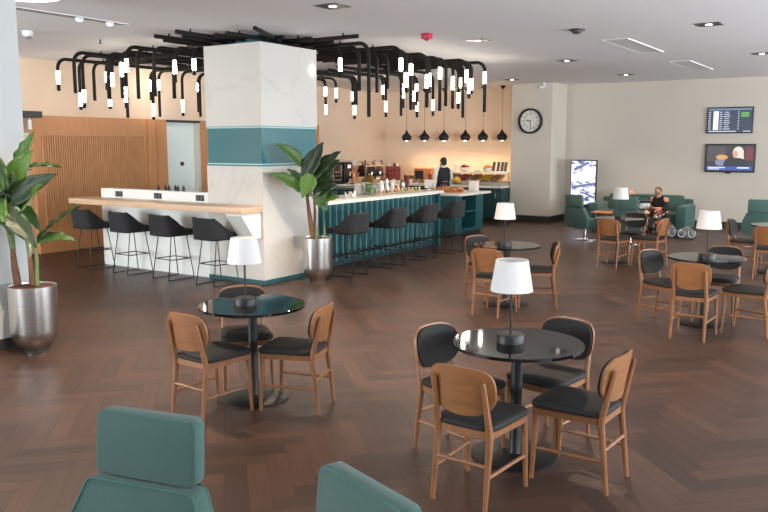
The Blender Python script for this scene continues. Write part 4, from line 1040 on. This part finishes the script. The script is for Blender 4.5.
# red tea chest, orange oven, dark canister
t = thing('tea_chest', 'dark red chest of small drawers on the wall counter', 'chest', (-12.35, 19.05, CT), math.radians(35))
part('body', MB().rbox((0, 0, .2), (.42, .3, .4), .01), REDLAC, t)
for a in (-1, 1):
    for b_ in range(3):
        dr = part('drawer', MB().rbox((a * .1, -.155, .075 + b_ * .125), (.185, .02, .11), .006), REDLAC, t); part('knob', MB().ball((a * .1, -.172, .075 + b_ * .125), .012, 8, 6), CHROME, dr)
for q, x in enumerate((-.12, .04, .12)): single('tea_tin', MB().lathe([(.035, 0), (.035, .07), (.015, .08), (.015, .095)], 12), [CREAM, DARKP, STEEL][q], ['cream tin on top of the red chest', 'dark tin on top of the red chest', 'silver tin on top of the red chest'][q], 'tin', (-12.35 + x * .8, 19.05 + x * .55, CT + .401))
t = thing('wooden_oven', 'orange wooden box oven with a dark opening on the buffet', 'oven', (-11.35, 19.15, .901), math.radians(4))
part('body', MB().rbox((0, 0, .2), (.52, .34, .4), .012), ORANGEWOOD, t); part('opening', MB().box((-.09, -.171, .22), (.26, .006, .24)), DARKP, t, label='dark opening'); part('door_edge', MB().box((.07, -.18, .2), (.03, .02, .34)), COPPER, t)
t = thing('bread_box', 'low copper brown bread box between the red chest and the wooden oven', 'box', (-11.82, 19.2, .901))
part('body', MB().rbox((0, 0, .1), (.34, .3, .2), .02), mat('brown_box', sr(120, 64, 36), .5), t); part('lid', MB().rbox((0, 0, .21), (.36, .32, .03), .01), COPPER, t)
t = thing('dark_canister', 'tall dark red canister on the buffet in front of the wooden oven', 'canister', (-10.92, 18.7, .901))
part('body', MB().cyl((0, 0, 0), .06, .24, 18), REDLAC, t); part('lid', MB().cyl((0, 0, .24), .062, .02, 18), DARKP, t)
t = thing('bread_basket', 'basket of brown rolls on the buffet beside the barista', 'basket', (-10.64, 18.72, .901))
part('basket', MB().lathe([(.09, 0), (.14, .09), (.132, .09), (.08, .015)], 20), mat('wicker', sr(150, 96, 58), .8), t)
mb = MB()
for q in range(7): mb.ball((.07 * math.cos(q * .9) * (q > 0), .07 * math.sin(q * .9) * (q > 0), .1), (.05, .04, .035), 10, 6)
part('rolls', mb, PASTRY, t)
# rows of glasses and cups on buffet front
rg = random.Random(8)
gi = 0
spots = [(-12.0, 18.55), (-11.86, 18.62), (-11.72, 18.55), (-11.58, 18.64), (-11.44, 18.55), (-11.3, 18.62), (-11.16, 18.54), (-11.02, 18.63), (-10.88, 18.55)]
onames = ['first', 'second', 'third', 'fourth', 'fifth', 'sixth', 'seventh', 'eighth', 'ninth']
for i, (x, y) in enumerate(spots):
    h = [.11, .14, .1, .16, .12, .1, .15, .11, .13][i]; m = [CREAM, GLASS, CHROME, GLASS, CREAM, CHROME, GLASS, CREAM, CHROME][i]; nm = ['cream', 'clear glass', 'steel', 'clear glass', 'cream', 'steel', 'clear glass', 'cream', 'steel'][i]
    b = thing('cup', '%s cup in the buffet row, %s from the coffee machines' % (nm, onames[i]), 'cup', (x, y, .901), 0, 'cups along the buffet')
    part('body', MB().lathe([(.035, 0), (.05, h), (.046, h), (.03, .012)], 14), m, b)
    if m is not GLASS: part('handle', MB().tube([(.045, 0, h * .8), (.075, 0, h * .7), (.075, 0, h * .35), (.04, 0, h * .25)], .006, 6), m, b)
# on serving counter
ST = .911
t = thing('pastry_board', 'wooden board heaped with pastries on the serving counter', 'pastries', (-8.55, 15.5, ST), .4)
part('board', MB().rbox((0, 0, .012), (.62, .42, .024), .008), ORANGEWOOD, t)
mb = MB(); rg = random.Random(2)
for q in range(34): mb.ball((rg.uniform(-.27, .27), rg.uniform(-.17, .17), .045 + rg.random() * .055), (.055, .038, .032), 10, 6, )
o = part('pastries', mb, PASTRY, t); o['kind'] = 'stuff'
t = thing('juice_jug', 'glass jug heaped with yellow fruit on the serving counter', 'jug', (-8.75, 16.2, ST))
part('jug', MB().lathe([(.05, 0), (.05, .01), (.015, .04), (.015, .09), (.1, .14), (.125, .26), (.12, .26), (.09, .145)], 20, cap=False), GLASS, t)
mb = MB()
for q in range(14): mb.ball((.075 * math.cos(q * 2.4) * math.sqrt(q / 14), .075 * math.sin(q * 2.4) * math.sqrt(q / 14), .2 + .08 * (1 - q / 14)), .042, 10, 7)
part('fruit', mb, YELLOW, t)
t = thing('napkin_box', 'upright white napkin box on the serving counter edge', 'box', (-8.25, 16.1, ST), .1)
part('body', MB().rbox((0, 0, .12), (.2, .14, .24), .01), CREAM, t); part('slot', MB().box((0, 0, .2405), (.12, .03, .002)), DARKP, t)
t = thing('price_card', 'blank white card standing on the serving counter before the barista', 'card', (-9.1, 15.6, ST), .3)
part('card', MB().box((0, 0, .16), (.26, .008, .2), Matrix.Rotation(math.radians(-10), 4, 'X')), CREAM, t); part('stand', MB().rbox((0, .02, .025), (.14, .08, .05), .008), CHROME, t)
for i, (x, y, nm) in enumerate(((-8.98, 15.95, 'tall clear glass on the serving counter next to the white card'), (-8.86, 15.85, 'clear glass on the serving counter between the card and the fruit jug'), (-8.9, 15.3, 'squat glass at the bar end of the serving counter'))):
    b = thing('drinking_glass', nm, 'glass', (x, y, ST), 0, 'glasses on the serving counter'); part('body', MB().lathe([(.035, 0), (.045, .14), (.042, .14), (.033, .012)], 16), GLASS, b); part('straw', MB().tube([(0, 0, .02), (.03, 0, .19)], .004, 6), REDP, b)

# ------------------------------------------------------------------ people
def capsule(mb, a, b, ra, rb, n=14):
    a, b = Vector(a), Vector(b); d = b - a
    pts, rs = [], []
    L_ = d.length; u = d.normalized() if L_ > 1e-6 else Vector((0, 0, 1))
    for i in range(5): th = PI / 2 * (1 - i / 4); pts.append(a - u * ra * math.sin(th)); rs.append(max(.001, ra * math.cos(th)))
    for i in range(1, 5): th = PI / 2 * (i / 4); 
    for i in range(5): th = PI / 2 * (i / 4); pts.append(b + u * rb * math.sin(th)); rs.append(max(.001, rb * math.cos(th)))
    mb.tube(pts, rs, n)
def hand(mb, wrist, direc, palm_n, thumb_side, curl=.6, s=1.0):
    w, d, nrm = Vector(wrist), Vector(direc).normalized(), Vector(palm_n)
    nrm = (nrm - d * nrm.dot(d)).normalized(); sd = d.cross(nrm) * thumb_side
    pc = w + d * .05 * s
    bmx = MB(); Mx = Matrix((( sd.x, d.x, nrm.x, pc.x), (sd.y, d.y, nrm.y, pc.y), (sd.z, d.z, nrm.z, pc.z), (0, 0, 0, 1)))
    mb.ball((0, 0, 0), (.04 * s, .055 * s, .018 * s), 14, 10, Mx)
    for q, (off, ln) in enumerate(((.03, .07), (.011, .08), (-.009, .074), (-.028, .058))):
        p0 = w + d * .085 * s + sd * off * s; p1 = p0 + (d * math.cos(curl * .5) + nrm * math.sin(curl * .5)) * ln * .5 * s; p2 = p1 + (d * math.cos(curl * 1.4) + nrm * math.sin(curl * 1.4)) * ln * .5 * s
        capsule(mb, p0, p1, .0095 * s, .009 * s, 10); capsule(mb, p1, p2, .009 * s, .008 * s, 10)
    p0 = w + d * .03 * s + sd * .03 * s; p1 = p0 + (d * .7 + sd * .7).normalized() * .035 * s; p2 = p1 + (d * .9 + nrm * .3).normalized() * .03 * s
    capsule(mb, p0, p1, .012 * s, .0105 * s, 10); capsule(mb, p1, p2, .0105 * s, .009 * s, 10)
def remesh(name, mb, m, parent, voxel=.009, smooth=4, extra=None):
    me = mb.mesh(name, m); tmp = bpy.data.objects.new('tmp', me); COL.objects.link(tmp)
    md = tmp.modifiers.new('r', 'REMESH'); md.mode = 'VOXEL'; md.voxel_size = voxel; md.use_smooth_shade = True
    ms = tmp.modifiers.new('s', 'SMOOTH'); ms.iterations = smooth; ms.factor = .5
    bpy.context.view_layer.update()
    me2 = bpy.data.meshes.new_from_object(tmp.evaluated_get(bpy.context.evaluated_depsgraph_get()))
    bpy.data.objects.remove(tmp); bpy.data.meshes.remove(me)
    me2.materials.clear(); me2.materials.append(m)
    for em, test in (extra or []):
        me2.materials.append(em); ix = len(me2.materials) - 1
        for p in me2.polygons:
            if test(p.center): p.material_index = ix
    me2.polygons.foreach_set('use_smooth', [True] * len(me2.polygons))
    return link(name, me2, parent)
def head(mb, c, R, s=1.0):
    # c: head centre; R: 3x3 whose +Y is the facing direction
    M = Matrix.Translation(c) @ R.to_4x4()
    mb.ball((0, -.012 * s, .03 * s), (.074 * s, .092 * s, .09 * s), 20, 14, M)
    mb.ball((0, .022 * s, -.045 * s), (.056 * s, .066 * s, .07 * s), 18, 12, M)
    mb.ball((0, .098 * s, -.015 * s), (.013 * s, .02 * s, .022 * s), 10, 8, M)
    mb.ball((0, .088 * s, -.062 * s), (.024 * s, .012 * s, .011 * s), 10, 6, M)
    mb.ball((0, .08 * s, -.098 * s), (.022 * s, .018 * s, .016 * s), 10, 6, M)
    for sx in (-1, 1): mb.ball((sx * .076 * s, -.005 * s, -.01 * s), (.011 * s, .02 * s, .033 * s), 10, 8, M)
    return M
EYE = mat('eye_dark', sr(30, 22, 20), .3); LIP = mat('lips', sr(150, 74, 70), .5)
def face_tests(M, s=1.0):
    Mi = M.inverted()
    def eye(c):
        p = Mi @ c; return p.y > .05 * s and abs(abs(p.x) - .031 * s) < .014 * s and abs(p.z - .005 * s) < .008 * s
    def lip(c):
        p = Mi @ c; return p.y > .065 * s and abs(p.x) < .026 * s and abs(p.z + .064 * s) < .009 * s
    return [(EYE, eye), (LIP, lip)]
# barista: standing, back mostly to the viewer, head turned to the side
def barista():
    t = thing('person', 'person in white shirt and black waistcoat standing behind the serving counter', 'person', (-9.50, 16.9, 0), facing(-.8, .6)); t.scale = (.965, .965, .965)
    mb = MB()
    capsule(mb, (0, 0, .98), (0, 0, 1.05), .15, .145); mb.ball((0, 0, 1.25), (.175, .11, .22), 20, 14)
    capsule(mb, (-.14, 0, 1.38), (.14, 0, 1.38), .075, .075); capsule(mb, (0, .0, 1.4), (0, .015, 1.52), .06, .052)
    for sx in (-1, 1):
        capsule(mb, (sx * .09, 0, .95), (sx * .1, .01, .5), .092, .062); capsule(mb, (sx * .1, .01, .5), (sx * .1, -.01, .09), .06, .04)
        capsule(mb, (sx * .1, -.02, .05), (sx * .11, .14, .035), .045, .032)
        capsule(mb, (sx * .185, 0, 1.38), (sx * .225, .0, 1.1), .054, .042); capsule(mb, (sx * .225, .0, 1.1), (sx * .19, .2, 1.0), .041, .028)
        hand(mb, (sx * .19, .2, 1.0), (-sx * .1, .9, -.15), (0, -.2, -1), -sx, .8)
    R = Matrix.Rotation(math.radians(22), 3, 'Z')
    M = head(mb, Vector((0, .03, 1.585)), R)
    remesh('body', mb, SKIN, t, .009, 4, face_tests(M))
    mb = MB(); mb.ball((0, -.028, .042), (.084, .09, .092), 20, 14, M); mb.ball((0, -.055, -.01), (.076, .062, .07), 16, 10, M)
    remesh('hair', mb, HAIRB, t, .009, 2)
    mb = MB(); mb.ball((0, 0, 1.24), (.192, .126, .23), 20, 14); capsule(mb, (-.14, 0, 1.385), (.14, 0, 1.385), .087, .087); capsule(mb, (0, 0, .95), (0, 0, 1.05), .165, .16)
    capsule(mb, (0, .005, 1.42), (0, .01, 1.465), .07, .066)
    for sx in (-1, 1): capsule(mb, (sx * .185, 0, 1.385), (sx * .226, 0, 1.1), .067, .055); capsule(mb, (sx * .226, 0, 1.1), (sx * .197, .17, 1.015), .054, .042)
    remesh('shirt', mb, mat('white_shirt', sr(226, 218, 208), .85), t, .011, 3)
    mb = MB(); mb.ball((0, -.004, 1.22), (.2, .14, .24), 20, 14); capsule(mb, (-.1, -.004, 1.37), (.1, -.004, 1.37), .102, .102); capsule(mb, (0, 0, .93), (0, 0, 1.03), .175, .17)
    remesh('waistcoat', mb, mat('black_waistcoat', sr(30, 29, 31), .8), t, .011, 3)
    mb = MB(); capsule(mb, (0, 0, .93), (0, 0, .98), .17, .165)
    for sx in (-1, 1): capsule(mb, (sx * .09, 0, .93), (sx * .1, .01, .5), .105, .078); capsule(mb, (sx * .1, .01, .5), (sx * .1, -.005, .1), .077, .062)
    remesh('trousers', mb, mat('black_trousers', sr(34, 33, 36), .85), t, .011, 3)
barista()
# seated woman: low on the sofa, leaning forward, looking at what she holds
def woman():
    t = thing('person', 'woman with tan headscarf and glasses sitting on the teal sofa in a black top', 'person', (-4.64, 18.33, -.0), facing(-.25, -.97)); t.scale = (.94, .94, .93)
    s = 1.0
    mb = MB()
    capsule(mb, (0, -.02, .50), (0, .05, .62), .155, .15); mb.ball((0, .1, .70), (.165, .11, .17), 20, 14)
    capsule(mb, (-.13, .13, .80), (.13, .13, .80), .065, .065); capsule(mb, (0, .13, .82), (0, .165, .9), .052, .048)
    for sx in (-1, 1):
        capsule(mb, (sx * .1, .02, .50), (sx * .13, .44, .49), .09, .066); capsule(mb, (sx * .13, .44, .48), (sx * .12, .46, .1), .06, .04)
        capsule(mb, (sx * .12, .45, .055), (sx * .13, .62, .035), .042, .03)
        capsule(mb, (sx * .18, .12, .80), (sx * .225, .2, .58), .05, .04); capsule(mb, (sx * .225, .2, .58), (sx * .08, .4, .60), .039, .027)
        hand(mb, (sx * .08, .4, .60), (-sx * .55, .8, .1), (0, -.3, 1), -sx, .7)
    R = Matrix.Rotation(math.radians(14), 3, 'Z') @ Matrix.Rotation(math.radians(-20), 3, 'X')
    M = head(mb, Vector((0, .205, .965)), R)
    remesh('body', mb, SKINP, t, .009, 4, face_tests(M))
    mb = MB(); mb.ball((0, -.028, .045), (.084, .09, .088), 20, 14, M); mb.ball((0, -.075, -.02), (.05, .05, .06), 12, 8, M)
    remesh('headscarf', mb, mat('tan_scarf', sr(104, 84, 62), .85, var=.4, vscale=24), t, .009, 2)
    mb = MB()
    for sx in (-1, 1): mb.tube([(sx * .033 + .024 * math.cos(a), .088, .004 + .019 * math.sin(a)) for a in [2 * PI * k / 14 for k in range(15)]], .0035, 6, M=M); mb.tube([(sx * .057, .084, .006), (sx * .08, 0, .006)], .003, 6, M=M)
    mb.tube([(-.01, .092, .006), (.01, .092, .006)], .003, 6, M=M)
    part('glasses', mb, DARKP, t)
    mb = MB(); capsule(mb, (0, -.02, .5), (0, .05, .62), .172, .166); mb.ball((0, .1, .69), (.182, .125, .175), 20, 14); capsule(mb, (-.1, .13, .795), (.1, .13, .795), .078, .078)
    for sx in (-1, 1): capsule(mb, (sx * .2, .155, .70), (sx * .225, .2, .58), .062, .056); capsule(mb, (sx * .225, .2, .58), (sx * .17, .28, .585), .055, .046)
    remesh('black_top', mb, mat('black_jersey', sr(30, 27, 28), .9), t, .01, 3)
    mb = MB(); capsule(mb, (0, -.01, .48), (0, .03, .5), .17, .16)
    for sx in (-1, 1): capsule(mb, (sx * .1, .02, .5), (sx * .13, .44, .49), .106, .082); capsule(mb, (sx * .13, .44, .48), (sx * .125, .46, .14), .078, .066)
    m, nt, b = add_bsdf('patterned_trousers')
    vo = nt.nodes.new('ShaderNodeTexVoronoi'); vo.inputs['Scale'].default_value = 15
    tc = nt.nodes.new('ShaderNodeTexCoord'); nt.links.new(tc.outputs['Object'], vo.inputs['Vector'])
    r = nt.nodes.new('ShaderNodeValToRGB'); r.color_ramp.interpolation = 'CONSTANT'; e = r.color_ramp.elements
    e[0].color = (*sr(40, 22, 20), 1); e[1].position = .45; e[1].color = (*sr(196, 92, 60), 1); x = e.new(.65); x.color = (*sr(232, 206, 186), 1); x = e.new(.85); x.color = (*sr(120, 50, 44), 1)
    sp = nt.nodes.new('ShaderNodeSeparateColor'); nt.links.new(vo.outputs['Color'], sp.inputs['Color']); nt.links.new(sp.outputs['Red'], r.inputs['Fac']); nt.links.new(r.outputs['Color'], b.inputs['Base Color'])
    remesh('patterned_trousers', mb, m, t, .011, 3)
    mb = MB()
    for sx in (-1, 1): mb.ball((sx * .125, .53, .045), (.055, .13, .05), 14, 8)
    part('shoes', mb, DARKP, t)
    b2 = thing('handbag', 'black and white patterned bag held on the lap of the seated woman', 'bag', (-4.93, 17.97, .62), .3)
    part('bag_body', MB().rbox((0, 0, 0), (.24, .09, .17), .03, 3), mat('bag_patch', sr(214, 208, 204), .6, var=.5, vscale=14), b2); part('strap', MB().tube([(.12 * math.cos(a), 0, .07 + .13 * math.sin(a)) for a in [PI * k / 12 for k in range(13)]], .01, 8), DARKP, b2); part('flap', MB().rbox((0, -.01, .07), (.25, .1, .06), .02, 3), DARKP, b2)
woman()

# ------------------------------------------------------------------ lights
def kelvin(c): return c
def spot(loc, power, col, angle=110, blend=.6, size=.05, target=None):
    l = bpy.data.lights.new('downlight_lamp', 'SPOT'); l.energy = power; l.color = col; l.spot_size = math.radians(angle); l.spot_blend = blend; l.shadow_soft_size = size
    o = bpy.data.objects.new('downlight_lamp', l); COL.objects.link(o); o.location = loc
    if target is not None: o.rotation_euler = (Vector(target) - Vector(loc)).to_track_quat('-Z', 'Y').to_euler()
    return o
def area(name, loc, rot, sx, sy, power, col):
    l = bpy.data.lights.new(name, 'AREA'); l.shape = 'RECTANGLE'; l.size = sx; l.size_y = sy; l.energy = power; l.color = col
    o = bpy.data.objects.new(name, l); COL.objects.link(o); o.location = loc; o.rotation_euler = rot
    return o
WARM = (1.0, .77, .56); NEUT = (1.0, .90, .80); DAY = (.86, .93, 1.0)
for x, y, _ in DLS[1:6]: spot((x, y, CH - .03), 230, WARM, 112, 1.0)
for x, y, p in ((-5.54, 7.3, 430), (-2.7, 6.9, 300), (-5.5, 3.7, 400)): spot((x, y, CH - .03), p, WARM, 104, .6)
# daylight through the window wall beside the hall and the windows behind the viewer (added area lamps, tilted up to brighten the ceiling)
for y, p in ((2, 420), (6, 480), (10, 480), (14, 440), (18, 320)): area('window_daylight', (XR - .1, y, 1.5), (0, math.radians(145), 0), 2.2, 3.6, p, DAY)
for x, p in ((-11.3, 620), (-7.6, 240), (-3.9, 40), (-.2, 20)): area('window_daylight', (x, YF + .6, 1.5), (math.radians(125 if x < -6 else 150), 0, 0), 3.3, 2.2, p, DAY)
for x in (-12.05, -11.46, -10.84, -10.17, -9.64, -9.08):
    spot((x, 19.3, CH - 1.46), 19, (1, .73, .47), 150, .8, .05)
w = bpy.data.worlds.new('World'); S.world = w; w.use_nodes = True
w.node_tree.nodes['Background'].inputs['Color'].default_value = (.75, .85, 1, 1); w.node_tree.nodes['Background'].inputs['Strength'].default_value = .8

vs = S.view_settings
vs.view_transform = 'Standard'; vs.look = 'None'; vs.gamma = 1.0; vs.use_curve_mapping = False
vs.exposure = 0.5
